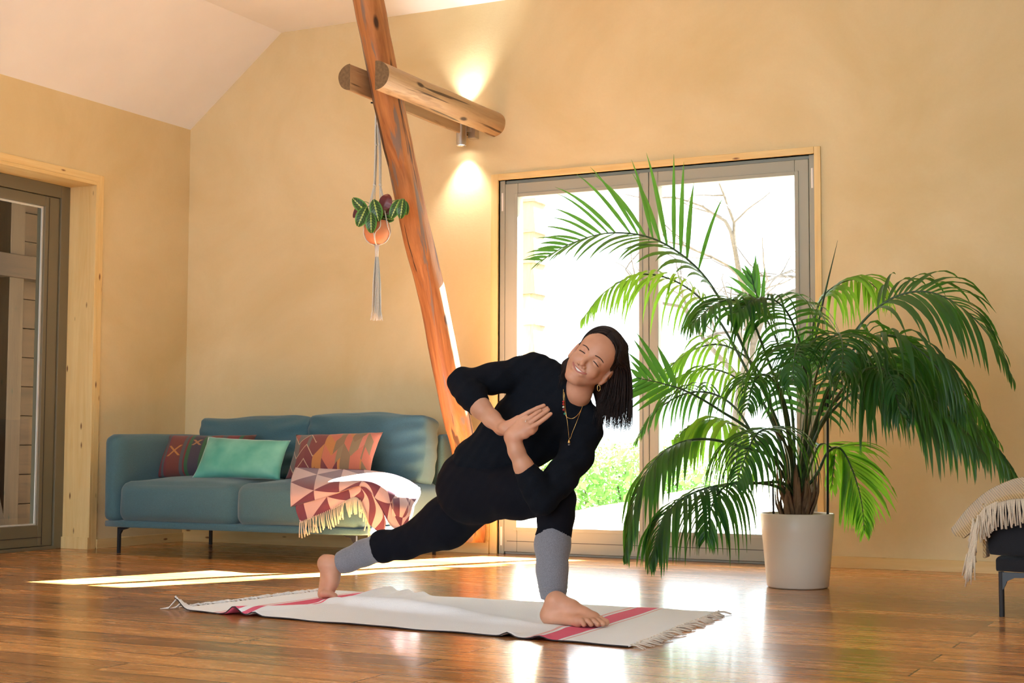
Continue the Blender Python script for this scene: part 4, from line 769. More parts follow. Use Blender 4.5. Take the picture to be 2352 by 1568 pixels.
# ================================================================ implicit-surface modeller for the body
class SDF:
    def __init__(s): s.p = []
    def cone(s, a, b, ra, rb, k=.02, op=1, sq=None):
        s.p.append(('c', np.array(a, float), np.array(b, float), ra, rb, k, op, sq)); return s
    def ell(s, c, r, ax=None, k=.02, op=1):
        s.p.append(('e', np.array(c, float), np.array(r, float), np.eye(3) if ax is None else np.array(ax, float), 0, k, op, None)); return s
    def chain(s, nodes, k=.02):
        for (a, ra), (b, rb) in zip(nodes, nodes[1:]): s.cone(a, b, ra, rb, k)
        return s
    def bounds(s, pad):
        lo, hi = [], []
        for q in s.p:
            if q[6] < 0: continue
            if q[0] == 'c': r = max(q[3], q[4]); lo += [np.minimum(q[1], q[2])-r]; hi += [np.maximum(q[1], q[2])+r]
            else: r = max(q[2]); lo += [q[1]-r]; hi += [q[1]+r]
        return np.min(lo, 0)-pad, np.max(hi, 0)+pad
    def mesh(s, res, off=0., clips=(), warp=None):
        lo, hi = s.bounds(.012+abs(off)+2*res); n = np.ceil((hi-lo)/res).astype(int)+1; D = np.full(n, .05, np.float32)
        ax = [lo[i]+res*np.arange(n[i]) for i in range(3)]
        for typ, A, B, ra, rb, k, op, sq in s.p:
            if typ == 'c': r = max(ra, rb); l, h = np.minimum(A, B)-r, np.maximum(A, B)+r
            else: r = max(B); l, h = A-r, A+r
            pad = k+3*res+.01+max(0, off); i0 = np.maximum(0, np.floor((l-pad-lo)/res).astype(int)); i1 = np.minimum(n, np.ceil((h+pad-lo)/res).astype(int)+1)
            if (i1 <= i0).any(): continue
            sl_ = tuple(slice(i0[i], i1[i]) for i in range(3)); X, Y, Z_ = np.meshgrid(*[ax[i][sl_[i]] for i in range(3)], indexing='ij')
            if typ == 'c':
                d = B-A; L2 = max(d@d, 1e-12); t = np.clip(((X-A[0])*d[0]+(Y-A[1])*d[1]+(Z_-A[2])*d[2])/L2, 0, 1)
                dx, dy, dz = X-A[0]-t*d[0], Y-A[1]-t*d[1], Z_-A[2]-t*d[2]
                if sq is not None:       # squash along a direction by a factor
                    nv, fc = sq; q = dx*nv[0]+dy*nv[1]+dz*nv[2]; e = (1/fc-1)*q; dx, dy, dz = dx+e*nv[0], dy+e*nv[1], dz+e*nv[2]; dd = np.sqrt(dx*dx+dy*dy+dz*dz); g = (dd-(ra+t*(rb-ra)))*np.where(dd > 1e-9, np.sqrt(np.clip(1-(1-fc**2)*(q/fc/(dd+1e-9))**2, fc**2, 1)), 1)
                else: g = np.sqrt(dx*dx+dy*dy+dz*dz)-(ra+t*(rb-ra))
            else:
                M_ = ra; x, y, z = X-A[0], Y-A[1], Z_-A[2]; q = [x*M_[i][0]+y*M_[i][1]+z*M_[i][2] for i in range(3)]
                k0 = np.sqrt(sum((q[i]/B[i])**2 for i in range(3))); k1 = np.sqrt(sum((q[i]/B[i]**2)**2 for i in range(3))); g = np.where(k1 > 1e-9, k0*(k0-1)/(k1+1e-9), -min(B))
            a = D[sl_]
            if op > 0: hh = np.clip(.5+.5*(a-g)/k, 0, 1); D[sl_] = a*(1-hh)+g*hh-k*hh*(1-hh)
            else: hh = np.clip(.5-.5*(a+g)/k, 0, 1); D[sl_] = a*(1-hh)-g*hh+k*hh*(1-hh)
        D -= off
        if clips or warp:
            X, Y, Z_ = np.meshgrid(*ax, indexing='ij')
            if warp: D += warp(X, Y, Z_)
            for (pt, nv, *lim) in clips:   # remove the side the normal points to, within a sphere lim
                pt, nv = np.array(pt), np.array(nv, float)/np.linalg.norm(nv); pl = (X-pt[0])*nv[0]+(Y-pt[1])*nv[1]+(Z_-pt[2])*nv[2]
                if len(lim) > 1: pl = pl-lim[2]*np.abs((X-pt[0])*lim[1][0]+(Y-pt[1])*lim[1][1]+(Z_-pt[2])*lim[1][2])
                if lim: rr = np.sqrt((X-pt[0])**2+(Y-pt[1])**2+(Z_-pt[2])**2); pl = np.where(rr < lim[0], pl, -1)
                D = np.maximum(D, pl)
        return surfnet(D.astype(float), lo, res)
def surfnet(D, lo, res):
    I = D < 0; n = np.array(D.shape); c = n-1; cnt = np.zeros(c, np.int8); pos = [np.zeros(c, np.float32) for _ in range(3)]
    quads = []; idx_dirs = []
    for a in range(3):
        sA = [slice(None)]*3; sB = [slice(None)]*3; sA[a] = slice(0, -1); sB[a] = slice(1, None); A, B = D[tuple(sA)], D[tuple(sB)]; cr = (A < 0) != (B < 0); T = np.where(cr, A/np.where(cr, A-B, 1), 0)
        o1, o2 = [q for q in range(3) if q != a]
        for u in (0, 1):
            for v in (0, 1):
                sl_ = [slice(None)]*3; sl_[o1] = slice(u, n[o1]-1+u); sl_[o2] = slice(v, n[o2]-1+v); cc = cr[tuple(sl_)]; cnt += cc; pos[a] += np.where(cc, T[tuple(sl_)], 0); pos[o1] += cc*u; pos[o2] += cc*v
        idx_dirs.append((cr, A < 0, o1, o2))
    mix = cnt > 0; ids = -np.ones(c, int); w_ = np.argwhere(mix); ids[mix] = np.arange(len(w_)); P_ = np.stack([pos[i][mix]/cnt[mix] for i in range(3)], 1)
    V = lo+res*(w_+P_); F = []
    for a, (cr, neg, o1, o2) in enumerate(idx_dirs):
        e = np.argwhere(cr); ok = (e[:, o1] > 0) & (e[:, o2] > 0) & (e[:, o1] < c[o1]) & (e[:, o2] < c[o2]); e = e[ok]; ng = neg[tuple(e.T)]
        def cell(d1, d2):
            q = e.copy(); q[:, o1] -= d1; q[:, o2] -= d2; return ids[tuple(q.T)]
        q = np.stack([cell(1, 1), cell(0, 1), cell(0, 0), cell(1, 0)], 1); flip = ng if a != 1 else ~ng
        q[~flip] = q[~flip][:, ::-1]; F.append(q)
    F = np.vstack(F); 
    return V, F
def lap(V, F, it=2, lam=.5):
    E_ = np.vstack([F[:, [0, 1]], F[:, [1, 2]], F[:, [2, 3]], F[:, [3, 0]]]); E_ = np.vstack([E_, E_[:, ::-1]])
    for _ in range(it):
        S_ = np.zeros_like(V); C_ = np.zeros(len(V)); np.add.at(S_, E_[:, 0], V[E_[:, 1]]); np.add.at(C_, E_[:, 0], 1); V = V+lam*(S_/np.maximum(C_, 1)[:, None]-V)
    return V
def sdf_obj(name, pieces, mat, parent):
    vs, fs, b = [], [], 0
    for V, F in pieces: vs.append(V); fs.append(F+b); b += len(V)
    me = bpy.data.meshes.new(name); me.from_pydata(np.vstack(vs).tolist(), [], np.vstack(fs).tolist()); me.update(); return link(name, me, mat, parent, True)
# ================================================================ the woman
def N_(px, py, z, rpx): return (at(px, py, z), rpx*z/FOC)
def mat_skin():
    t = NT('skin'); v = t.coord(); f = t.noise(v, 14, 3); c = t.ramp(f, [(.35, (.56, .28, .175)), (.65, (.64, .335, .22))]); g = t.noise(v, 250, 2)
    t.base(c); t.p(Roughness=.5, Subsurface_Weight=.12, Subsurface_Scale=.02, Subsurface_Radius=(1, .35, .2)); t.bump(g, .08, .001); return t.m
M_skin = mat_skin(); M_black_top = fabric('black_jersey', (.006, .008, .013), .2, 350, .0, .9, .3, .12); M_legging = fabric('black_legging_knit', (.006, .0065, .011), .2, 500, .0, .85, .2, .12)
M_grey = fabric('heather_grey_knit', (.20, .21, .25), .35, 420, .3, .9, .4); M_hair = None
wo = empty('person', tuple(on(1250, 1433, 2, 0)), 'woman in black doing a twisted lunge on the rug, palms pressed together', 'person')
# --- joints (pixel, depth, radius in pixels)
hipR = N_(1100, 1112, 5.78, 82); kneeR = N_(1281, 1146, 5.50, 38)
hipL = N_(1090, 1150, 5.92, 56); kneeL = N_(930, 1247, 6.10, 34)
ankR = N_(1270, 1376, 5.44, 26); ankL = N_(772, 1296, 6.22, 20)
shR = N_(1212, 856, 5.68, 38); shL = N_(1338, 992, 5.56, 40)
elR = N_(1062, 878, 5.60, 29); elL = N_(1246, 1146, 5.38, 31)
wrR = N_(1152, 982, 5.44, 15.5); wrL = N_(1177, 1004, 5.37, 16)
spx = RT*.73+UP*.68; per = RT*.68-UP*.73; axT = np.array([per, spx, -FW])          # torso frame: across, along, towards viewer
def torso(s, o=0):
    s.ell(at(1262, 952, 5.68), np.array([84, 92, 62])*5.68/FOC+o, axT, .04)          # ribcage
    s.ell(at(1238, 975, 5.62), np.array([70, 70, 50])*5.62/FOC+o, axT, .04)          # bust
    s.ell(at(1178, 1018, 5.72), np.array([66, 80, 62])*5.7/FOC+o, axT, .06)          # waist
    s.chain([(at(1215, 930, 5.70), 57*5.7/FOC+o), (at(1163, 1006, 5.74), 62*5.74/FOC+o), (at(1120, 1060, 5.78), 66*5.78/FOC+o)], .03)
    s.chain([(at(1258, 1000, 5.64), 53*5.64/FOC+o), (at(1205, 1034, 5.68), 46*5.68/FOC+o)], .03)
    s.chain([(shR[0], shR[1]+o), (at(1265, 905, 5.66), 46*5.66/FOC+o), (shL[0], shL[1]+o)], .05)
    s.chain([(at(1240, 845, 5.67), 30*5.67/FOC+o), (at(1285, 880, 5.64), 38*5.6/FOC+o)], .04)
    s.chain([(at(1355, 960, 5.56), 26*5.6/FOC+o), (at(1310, 930, 5.6), 36*5.6/FOC+o)], .04)
    return s
def pelvis(s, o=0):
    s.ell(at(1098, 1108, 5.82), np.array([84, 92, 70])*5.82/FOC+o, axT, .05)
    s.ell(at(1083, 1122, 5.82), np.array([74, 74, 74])*5.82/FOC+o, axT, .05)
    return s
def armR(s, o=0, k=.03): return s.chain([(shR[0], shR[1]+o), N_(1140, 868, 5.64, 33+o*600), (elR[0], elR[1]+o)], k).chain([(elR[0], elR[1]+o), N_(1082, 908, 5.56, 29+o*600), N_(1105, 938, 5.52, 24+o*600), N_(1130, 962, 5.48, 19+o*600), (wrR[0], wrR[1]+o)], k)
def armL(s, o=0, k=.03): return s.chain([(shL[0], shL[1]+o), N_(1322, 1050, 5.50, 37+o*600), N_(1285, 1100, 5.43, 35+o*600), (elL[0], elL[1]+o)], k).chain([(elL[0], elL[1]+o), N_(1226, 1110, 5.37, 28+o*600), N_(1203, 1072, 5.36, 21+o*600), N_(1186, 1035, 5.36, 17+o*600), (wrL[0], wrL[1]+o)], k)
def legR(s, o=0): return s.chain([(at(1120, 1118, 5.76), 78*5.76/FOC+o), (at(1190, 1130, 5.64), 58*5.64/FOC+o), (kneeR[0], kneeR[1]+o)], .04).chain([(kneeR[0], kneeR[1]+o), N_(1277, 1190, 5.49, 37+o*600), N_(1269, 1250, 5.47, 38+o*600), N_(1268, 1310, 5.45, 33+o*600), (ankR[0], ankR[1]+o)], .03)
def legL(s, o=0): return s.chain([(hipL[0], hipL[1]+o), N_(1025, 1200, 6.0, 56+o*600), (kneeL[0], kneeL[1]+o)], .04).chain([(kneeL[0], kneeL[1]+o), N_(880, 1254, 6.14, 33+o*600), N_(835, 1270, 6.18, 27+o*600), (ankL[0], ankL[1]+o)], .03)
# --- head frame
ang = R(15.5)
ex0 = RT*.747-UP*.664; ey = RT*.664+UP*.747; ez0 = -FW
ez = ez0*math.cos(ang)-ex0*math.sin(ang); ex = ex0*math.cos(ang)+ez0*math.sin(ang)
pt_ = R(-3); ey, ez = ey*math.cos(pt_)-ez*math.sin(pt_), ez*math.cos(pt_)+ey*math.sin(pt_)
HO = at(1354, 820, 5.42); HS = 1.04
HM = Matrix([[ex[i], ey[i], ez[i], HO[i]] for i in range(3)]+[[0, 0, 0, 1]])
def H(x, y, z): return HO+HS*(ex*x+ey*y+ez*z)
s = SDF()
s.ell((0, .036, -.088), (.073, .080, .096), k=.02).ell((0, .030, -.045), (.062, .060, .052), k=.02)
s.ell((0, -.030, -.052), (.058, .070, .060), k=.025)
for q in (-1, 1):
    s.cone((q*.050, -.040, -.070), (q*.016, -.092, -.018), .020, .016, .022)
    s.ell((q*.034, -.034, -.014), (.023, .020, .018), k=.022)                          # cheek, lifted by the smile
    s.cone((q*.012, .020, .000), (q*.044, .018, -.020), .008, .007, .014)              # brow
s.ell((0, -.094, -.010), (.020, .015, .016), k=.02)
s.ell((0, -.058, -.004), (.026, .018, .012), k=.016)
for q in (-1, 1): s.ell((q*.032, .002, .010), (.017, .010, .012), k=.014, op=-1)
s.cone((0, .006, .001), (0, -.031, .0235), .0055, .0085, .009).ell((0, -.034, .0225), (.0092, .0082, .0085), k=.005)
for q in (-1, 1): s.ell((q*.0125, -.039, .012), (.0070, .0058, .009), k=.005)
for q in (-1, 1): s.ell((q*.032, .001, -.0085), (.0150, .0115, .0135), k=.004)         # closed-down lids
s.cone((-.022, -.050, .006), (.022, -.050, .006), .0045, .0045, .006)
s.cone((-.020, -.0655, .004), (.020, -.0655, .004), .005, .005, .006)
for x0 in (-.018, -.006, .006): s.cone((x0, -.0575-.003*(1-abs(x0+.006)/.02), .0125), (x0+.012, -.0575-.003*(1-abs(x0+.006)/.02), .0125), .0045, .0045, .003, op=-1)
for q in (-1, 1): s.cone((q*.017, -.030, .012), (q*.034, -.056, .004), .0018, .0016, .006, op=-1)   # smile folds
for q in (-1, 1):
    s.ell((q*.076, -.014, -.085), (.010, .031, .019), k=.006).ell((q*.0865, -.010, -.080), (.006, .018, .010), k=.005, op=-1).ell((q*.074, -.043, -.078), (.008, .010, .009), k=.005)
def LOC(p): q = (np.array(p)-HO)/HS; return np.array([q@ex, q@ey, q@ez])
s.chain([((0, -.045, -.085), .050), (LOC(at(1328, 900, 5.54)), .044), (LOC(at(1317, 930, 5.60)), .049), (LOC(at(1300, 955, 5.64)), .060)], .03)
V, F = s.mesh(.0024); V = lap(V, F, 2, .4)
HW = HO+HS*(V @ np.array([ex, ey, ez])); head = (HW, F)
bvh = BVHTree.FromPolygons([Vector(v) for v in V], [tuple(int(i) for i in f) for f in F])
def surf(x, y, lift=.0005):
    h = bvh.ray_cast(Vector((x, y, .2)), Vector((0, 0, -1))); z = h[0].z if h[0] is not None else -.02
    return H(x, y, z+lift)
# --- hands
def hand_left():
    s = SDF(); z = 5.36
    K4, K3, K2, K1 = at(1191, 971, z+.012), at(1201, 971, z-.002), at(1211, 975, z-.014), at(1219, 982, z-.024); W_ = at(1176, 1000, 5.37); W2 = at(1184, 1003, 5.355)
    for Kp, r_ in ((K4, .0125), (K3, .013), (K2, .013), (K1, .012)): s.cone(W_ if Kp is K4 or Kp is K3 else W2, Kp, .019, r_, .012)
    s.chain([(wrL[0], wrL[1]), (at(1180, 994, 5.365), .024)], .015)
    fz = z-.006
    s.chain([(K4, .0105), (at(1200, 962, z+.006), .0090), (at(1209, 957, z+.002), .0078)], .0015)                                 # little finger, bent
    s.chain([(K3, .0100), (at(1220, 957, z-.006), .0084), (at(1233, 948, z-.006), .0078), (at(1242, 943, z-.004), .0068)], .0015)
    s.chain([(K2, .0102), (at(1231, 961, z-.020), .0087), (at(1248, 949, z-.020), .0080), (at(1259, 941.5, z-.018), .0070)], .0015)
    s.chain([(K1, .0100), (at(1239, 970, z-.036), .0084), (at(1254, 959, z-.038), .0078), (at(1265, 950, z-.036), .0068)], .0015)
    s.chain([(at(1188, 1000, 5.36), .017), (at(1206, 997, 5.345), .0145), (at(1222, 990, 5.34), .0105), (at(1228, 984, 5.345), .0095), (at(1233, 975, 5.35), .0080)], .009)   # thumb
    return s
def hand_right():
    s = SDF(); z = 5.405
    W_ = wrR[0]; s.chain([(W_, .024), (at(1163, 983, z), .021)], .015)
    K = [at(1190, 961, z-.004), at(1195, 966, z-.004), at(1201, 969, z-.010), at(1206, 974, z-.016)]
    for q, Kp in enumerate(K): s.cone(at(1160, 984, z), Kp, .019, .0125, .012)
    T = [[(1216, 946, z-.010), (1234, 937, z-.012), (1249, 931, z-.012)], [(1222, 952, z+.0), (1240, 942, z-.002), (1256, 936.5, z-.004)], [(1226, 958, z-.004), (1243, 947, z-.006), (1259, 941, z-.008)], [(1229, 963, z-.010), (1245, 954, z-.010), (1256, 948, z-.010)]]
    for Kp, t_ in zip(K, T): s.chain([(Kp, .0102), (at(*t_[0]), .0086), (at(*t_[1]), .0079), (at(*t_[2]), .0070)], .0015)
    s.chain([(at(1165, 988, z-.012), .017), (at(1188, 988, z-.026), .013), (at(1208, 984, z-.03), .0095)], .009)
    return s
hl, hr = hand_left(), hand_right()
hl.chain([(at(1203, 1072, 5.36), 21*5.36/FOC), (at(1186, 1035, 5.36), 17.5*5.36/FOC), (wrL[0], wrL[1])], .02)
hl.cone(at(1216, 1095, 5.37), at(1203, 1072, 5.36), 25*5.37/FOC, 21*5.36/FOC, .02)
hr.chain([(at(1085, 915, 5.55), 26*5.5/FOC), (at(1105, 938, 5.52), 22.5*5.52/FOC), (at(1130, 962, 5.48), 19*5.48/FOC), (wrR[0], wrR[1])], .02)
def mm(s, res, it=2, **k):
    V, F = s.mesh(res, **k); return lap(V, F, it, .5), F
handL, handR = mm(hl, .0021, 1), mm(hr, .0021, 1)
# --- feet
gz = .010                                         # top of the rug
def fl(px, py, z=0.): q = on(px, py, 2, z); return q
s = SDF(); a0 = fl(1256, 1431, gz); fd = fl(1380, 1440, gz)-a0; FL = np.linalg.norm(fd); fd /= FL; fs_ = np.cross([0, 0, 1.], fd)      # fs_: to her left, away from the viewer
FP = lambda x, y, z: a0+fd*x+fs_*y+np.array([0, 0, z])
s.ell(FP(.006, .012, .030), (.034, .031, .030), np.array([fd, fs_, [0, 0, 1]]), .02)
s.chain([(ankR[0], .031), (FP(.030, .014, .075), .033), (FP(.012, .014, .034), .032)], .025)
s.chain([(FP(.036, .016, .068), .033), (FP(.085, .022, .052), .032), (FP(.135, .028, .034), .024), (FP(.170, .030, .024), .018)], .025)
s.cone(FP(.01, -.006, .022), FP(.130, -.018, .018), .022, .018, .02).cone(FP(.02, .02, .024), FP(.165, .042, .022), .022, .020, .02).cone(FP(.14, -.014, .017), FP(.172, .040, .020), .016, .018, .02)
for (x0, y0, x1, y1, r_) in ((.165, .046, .222, .040, .0135), (.168, .026, .220, .022, .0100), (.160, .010, .207, .005, .0095), (.150, -.006, .190, -.012, .0092), (.136, -.019, .170, -.027, .0090)):
    s.chain([(FP(x0, y0, .020), r_*1.15), (FP((x0+x1)/2, (y0+y1)/2, .020), r_*.98), (FP(x1-.006, y1, r_*.95), r_)], .004)
for q in (-.018, .046): s.ell(FP(.035, q, .085), (.012, .008, .012), k=.015)
footR = mm(s, .0028, 1)
s = SDF(); bz = 6.225; ball = at(742, 1368, bz)
sb = np.cross(RT, UP); sa = -FW
s.chain([(ankL[0], .031), (at(757, 1296, 6.23), .034), (at(748, 1293, 6.235), .028)], .02).ell(at(747, 1291, 6.235), (.028, .028, .028), k=.02)
s.chain([(at(757, 1300, 6.23), .036), (at(760, 1325, 6.23), .034), (at(752, 1350, 6.225), .029), (at(744, 1364, 6.225), .026)], .025)
s.chain([(at(765, 1305, 6.22), .03), (at(763, 1335, 6.20), .024), (at(752, 1362, 6.19), .019)], .02).chain([(at(750, 1320, 6.25), .024), (at(741, 1363, 6.26), .019)], .02)
for i, dz in enumerate((-.050, -.028, -.008, .012, .030)):
    zz = bz+dz; r_ = (.0125, .010, .0095, .009, .009)[i]; b0 = at(742+i*.5, 1366, zz); b0[2] = max(b0[2], gz+.022); t0_ = b0+RT*.025; t0_[2] = gz+.020; t1 = b0+RT*(.048-.004*i); t1[2] = gz+r_
    s.chain([(b0, r_*1.3), (t0_, r_*1.05), (t1, r_)], .005)
footL = mm(s, .0028, 1)
# --- core of the body under the clothes
core = SDF(); torso(core, -.022); pelvis(core, -.022); armR(core, -.004); armL(core, -.004); legR(core, -.008); legL(core, -.006)
core = mm(core, .010, 1)
body = sdf_obj('body', [head, handL, handR, footR, footL, core], M_skin, wo)
# --- clothes
cl = SDF(); torso(cl, .002)
cl.chain([(shR[0], shR[1]+.002), N_(1140, 868, 5.64, 34), (elR[0], elR[1]+.002), N_(1082, 908, 5.56, 31), N_(1104, 937, 5.52, 26.5)], .03)
cl.chain([(shL[0], shL[1]+.002), N_(1322, 1050, 5.50, 38), N_(1285, 1100, 5.43, 36), (elL[0], elL[1]+.002), N_(1226, 1110, 5.37, 30), N_(1200, 1068, 5.36, 24)], .03)
cl.ell(at(1150, 1062, 5.74), np.array([62, 62, 62])*5.74/FOC, axT, .04)
cl.ell(at(1110, 1082, 5.80), np.array([80, 66, 70])*5.8/FOC, axT, .04)
cl.cone(at(1292, 932, 5.62), at(1318, 900, 5.56), .070, .057, .03)
cutR = at(1099, 932, 5.52); nR = at(1130, 962, 5.48)-at(1082, 908, 5.56); cutL = at(1203, 1076, 5.36); nL = at(1186, 1035, 5.36)-at(1226, 1110, 5.37)
wr_ = lambda X, Y, Z_: (.0022*np.sin(X*55+Z_*70+Y*30)*np.sin(Z_*38-X*26+1)+.0012*np.sin(X*120-Z_*95)).astype(np.float32)
collar = at(1332, 897, 5.53); nC = H(0, 0, -.09)-H(.0, -.1, -.10)
top = cl.mesh(.0045, clips=[(cutR, nR, .06), (cutL, nL, .06), (collar, nC, .066), (at(1050, 1130, 5.8), -spx)], warp=wr_)
sdf_obj('long_sleeved_top', [(lap(top[0], top[1], 1, .4), top[1])], M_black_top, wo)
kb = at(1268, 1214, 5.47); kb2 = at(868, 1262, 6.15)
lg = SDF(); pelvis(lg, .001); legR(lg, .002); legL(lg, .002)
dR = ankR[0]-at(1277, 1190, 5.49); dL = ankL[0]-kneeL[0]
a_ = lg.mesh(.0048, clips=[(kb, dR, .30, RT, .45), (kb2, dL, .22)], warp=lambda X, Y, Z_: wr_(X, Y, Z_)*.5)
leg_o = sdf_obj('leggings', [(lap(a_[0], a_[1], 1, .4), a_[1])], M_legging, wo)
lg = SDF(); lg.chain([N_(1278, 1178, 5.49, 35.5), N_(1269, 1250, 5.47, 38.5), N_(1268, 1310, 5.45, 33.5), N_(1270, 1345, 5.445, 28.5), (at(1271, 1385, 5.44), 27.5*5.44/FOC)], .03)
b_ = lg.mesh(.004, clips=[(at(1271, 1376, 5.44), (0, 0, -1))], warp=lambda X, Y, Z_: (.0015*np.sin(Z_*420)*np.exp(-((Z_-.125)/.02)**2)).astype(np.float32))
lg = SDF(); lg.chain([N_(900, 1250, 6.13, 30), N_(880, 1254, 6.14, 32.5), N_(835, 1270, 6.18, 28), N_(800, 1286, 6.20, 24.5), (at(768, 1298, 6.22), 23.5*6.22/FOC)], .03)
c_ = lg.mesh(.004, clips=[(at(781, 1294, 6.21), dL)])
tag(sdf_obj('leg_cuff', [(lap(b_[0], b_[1], 1, .4), b_[1])], M_grey, leg_o), 'heather grey lower leg panel of the front leg'); tag(sdf_obj('leg_cuff', [(lap(c_[0], c_[1], 1, .4), c_[1])], M_grey, leg_o), 'heather grey lower leg panel of the back leg')
# --- face details
M_dark = plain('lashes_and_nostril_shade', (.02, .012, .01), .6); M_brow = plain('brown_eyebrow', (.060, .033, .024), .9); M_lip = plain('rose_lips', (.50, .17, .14), .4); M_teeth = plain('teeth', (.82, .78, .72), .25)
for q in (-1, 1):
    m = MB(); m.tube([surf(q*(.019+.027*u), -.0010+.0014*math.sin(math.pi*u)-.0045*u, .0002) for u in np.linspace(0, 1, 12)], [.0009, .0016]+[.0020]*8+[.0016, .0009], 6); m.build('eyelash', M_dark, body, smooth=True)
    m = MB(); m.tube([surf(q*(.013+.036*u), .0165+.0065*math.sin(math.pi*min(1, u*.80+.05))-.003*u, -.0026) for u in np.linspace(0, 1, 14)], [.0034]+[.0045]*6+[.0040]*5+[.0034, .0027], 6, flat=.6); m.build('eyebrow', M_brow, body, smooth=True)
for q in (-1, 1):
    m = MB(); m.ball(surf(q*.0085, -.0445, -.001), .0022, 6, sc=(1.3, .8, .8)); m.build('nostril', M_dark, body, smooth=True)  # dark dot standing for the shade inside the nostril
mw = .033; cy = lambda u, d: -.0575+d+.0085*abs(2*u-1)**2-.001
m = MB(); m.tube([surf(-mw+2*mw*u, cy(u, .0042-.0035*abs(2*u-1)), .0002) for u in np.linspace(0, 1, 18)], [.0010]+[.0018]*16+[.0010], 6)
m.tube([surf(-mw+2*mw*u, cy(u, -.0075+.0068*abs(2*u-1)), .0000) for u in np.linspace(0, 1, 18)], [.0010]+[.0026]*16+[.0010], 6); m.build('lips', M_lip, body, smooth=True)
m = MB(); m.grid([[surf(-.019+.038*u, cy(u*.88+.06, .0028-.0026*abs(2*u-1)-w_*(.0062-.0045*abs(2*u-1))), .0012) for u in np.linspace(0, 1, 20)] for w_ in (0, .5, 1)]); m.build('teeth', M_teeth, body, smooth=True)
# --- hair
t = NT('dark_brown_hair'); v = t.coord('Object', (60, 60, 5)); f = t.noise(v, 3, 3); t.base(t.ramp(f, [(.3, (.008, .004, .004)), (.7, (.030, .014, .011))])); t.p(Roughness=.55, Specular_IOR_Level=.3); M_hair = t.m
s = SDF(); s.ell((0, .042, -.098), (.080, .085, .100), k=.02).ell((0, .02, -.13), (.070, .075, .070), k=.03)
# keep the face, forehead and ear free
s.ell((-.002, -.020, .020), (.064, .088, .060), k=.010, op=-1).ell((.078, -.018, -.070), (.030, .034, .030), k=.010, op=-1)
V, F = s.mesh(.004); cap = (HO+HS*(lap(V, F, 1, .4) @ np.array([ex, ey, ez])), F)
s = SDF()
s.chain([(H(.03, .06, -.11), .050), (at(1412, 825, 5.54), .036), (at(1416, 860, 5.55), .034), (at(1414, 910, 5.56), .032), (at(1410, 945, 5.565), .022)], .03)
s.chain([(H(.05, -.04, -.14), .045), (at(1388, 890, 5.58), .038), (at(1385, 938, 5.58), .026)], .03)
s.chain([(H(-.056, -.01, -.10), .026), (at(1302, 838, 5.56), .016), (at(1294, 866, 5.57), .012)], .02)
mass = mm(s, .005, 2)
rg = random.Random(77); m = MB()
def lock(pts, r_): m.tube(spline(pts, 16), [r_*(.5+.5*math.sin(math.pi*min(1, i/15*1.3+.1)))*(1-.75*max(0, (i-9)/6)) for i in range(16)], 5, flat=.55)
def flow(zn, sg, t1, rr=1.02, n=9):        # along the scalp from the parting down one side
    r_ = math.sqrt(max(0, 1-zn*zn)); return [H(-.010*(1-k/(n-1))+.080*rr*r_*math.sin(t1*k/(n-1))*sg, .042+.085*rr*r_*math.cos(t1*k/(n-1)), -.098+.100*rr*zn-.012*k/(n-1)) for k in range(n)]
for i in range(330):
    zn = rg.uniform(-.95, .80); sg = 1 if rg.random() < .62 else -1; P3 = flow(zn, sg, rg.uniform(1.5, 1.9) if zn < .5 else 1.35, rg.uniform(1.03, 1.06)); rad = rg.uniform(.0018, .0034)
    m.tube(spline(P3, 18), [rad*(.4+.6*math.sin(math.pi*min(.93, .15+k/17))) for k in range(18)], 5, flat=.5)
for i in range(760):                       # falling on the right of the face
    u = rg.random(); v_ = rg.random(); zn = .55-1.3*v_; r_ = math.sqrt(max(.05, 1-zn*zn)); th = .25+.8*rg.random()
    a = H(.080*1.05*r_*math.sin(th), .042+.085*1.05*r_*math.cos(th), -.098+.1*zn); b = H(.080*1.10*r_*math.sin(th+.5), .042+.085*1.10*r_*math.cos(th+.5), -.100+.1*zn)
    ex_ = 1364+86*u**.85+rg.gauss(0, 2); eyy = 962+16*u+rg.uniform(-10, 22); dz = 5.475+.14*v_; mx = 1398+50*u
    lock([a, b, at(mx+1, 852, dz), at((mx+ex_)/2+3, 905, dz+.01), at(ex_+1, eyy-30, dz+.01), at(ex_+rg.gauss(-1.5, 3), eyy+rg.uniform(-4, 12), dz)], rg.uniform(.0012, .0025))
for i in range(150):                       # hairline, swept back over the temple and behind the ear
    j_ = rg.random(); b_ = .045*j_; o_ = 1+.05*j_; w_ = rg.gauss(0, .0015)
    lock([H(-.008, .100, -.024-b_), H(.028*o_, .096*o_, -.022-b_), H((.052+w_)*o_, .080*o_, -.026-b_), H((.065+w_)*o_, .050, -.036-b_), H((.071+w_)*o_, .018, -.056-b_), H(.080*o_, .0, -.092-b_*.6), H(.086, -.03, -.112-b_*.4)], rg.uniform(.0012, .0024))
    if i < 90: lock([H(-.008, .100, -.024-b_), H(-.032*o_, .092*o_, -.022-b_), H((-.054+w_)*o_, .070*o_, -.030-b_), H((-.067+w_)*o_, .035, -.046-b_), H(-.074*o_, .0, -.075-b_*.6)], rg.uniform(.0012, .0024))
for i in range(90):                        # thin stray ends
    ex_ = rg.uniform(1372, 1450); dz = rg.uniform(5.47, 5.6); x1 = ex_+rg.gauss(-3, 8)
    lock([at(ex_+4, 890, dz), at(ex_+2, 930, dz), at(ex_, 962, dz), at(x1, 985+rg.uniform(-6, 18), dz)], rg.uniform(.0008, .0014))
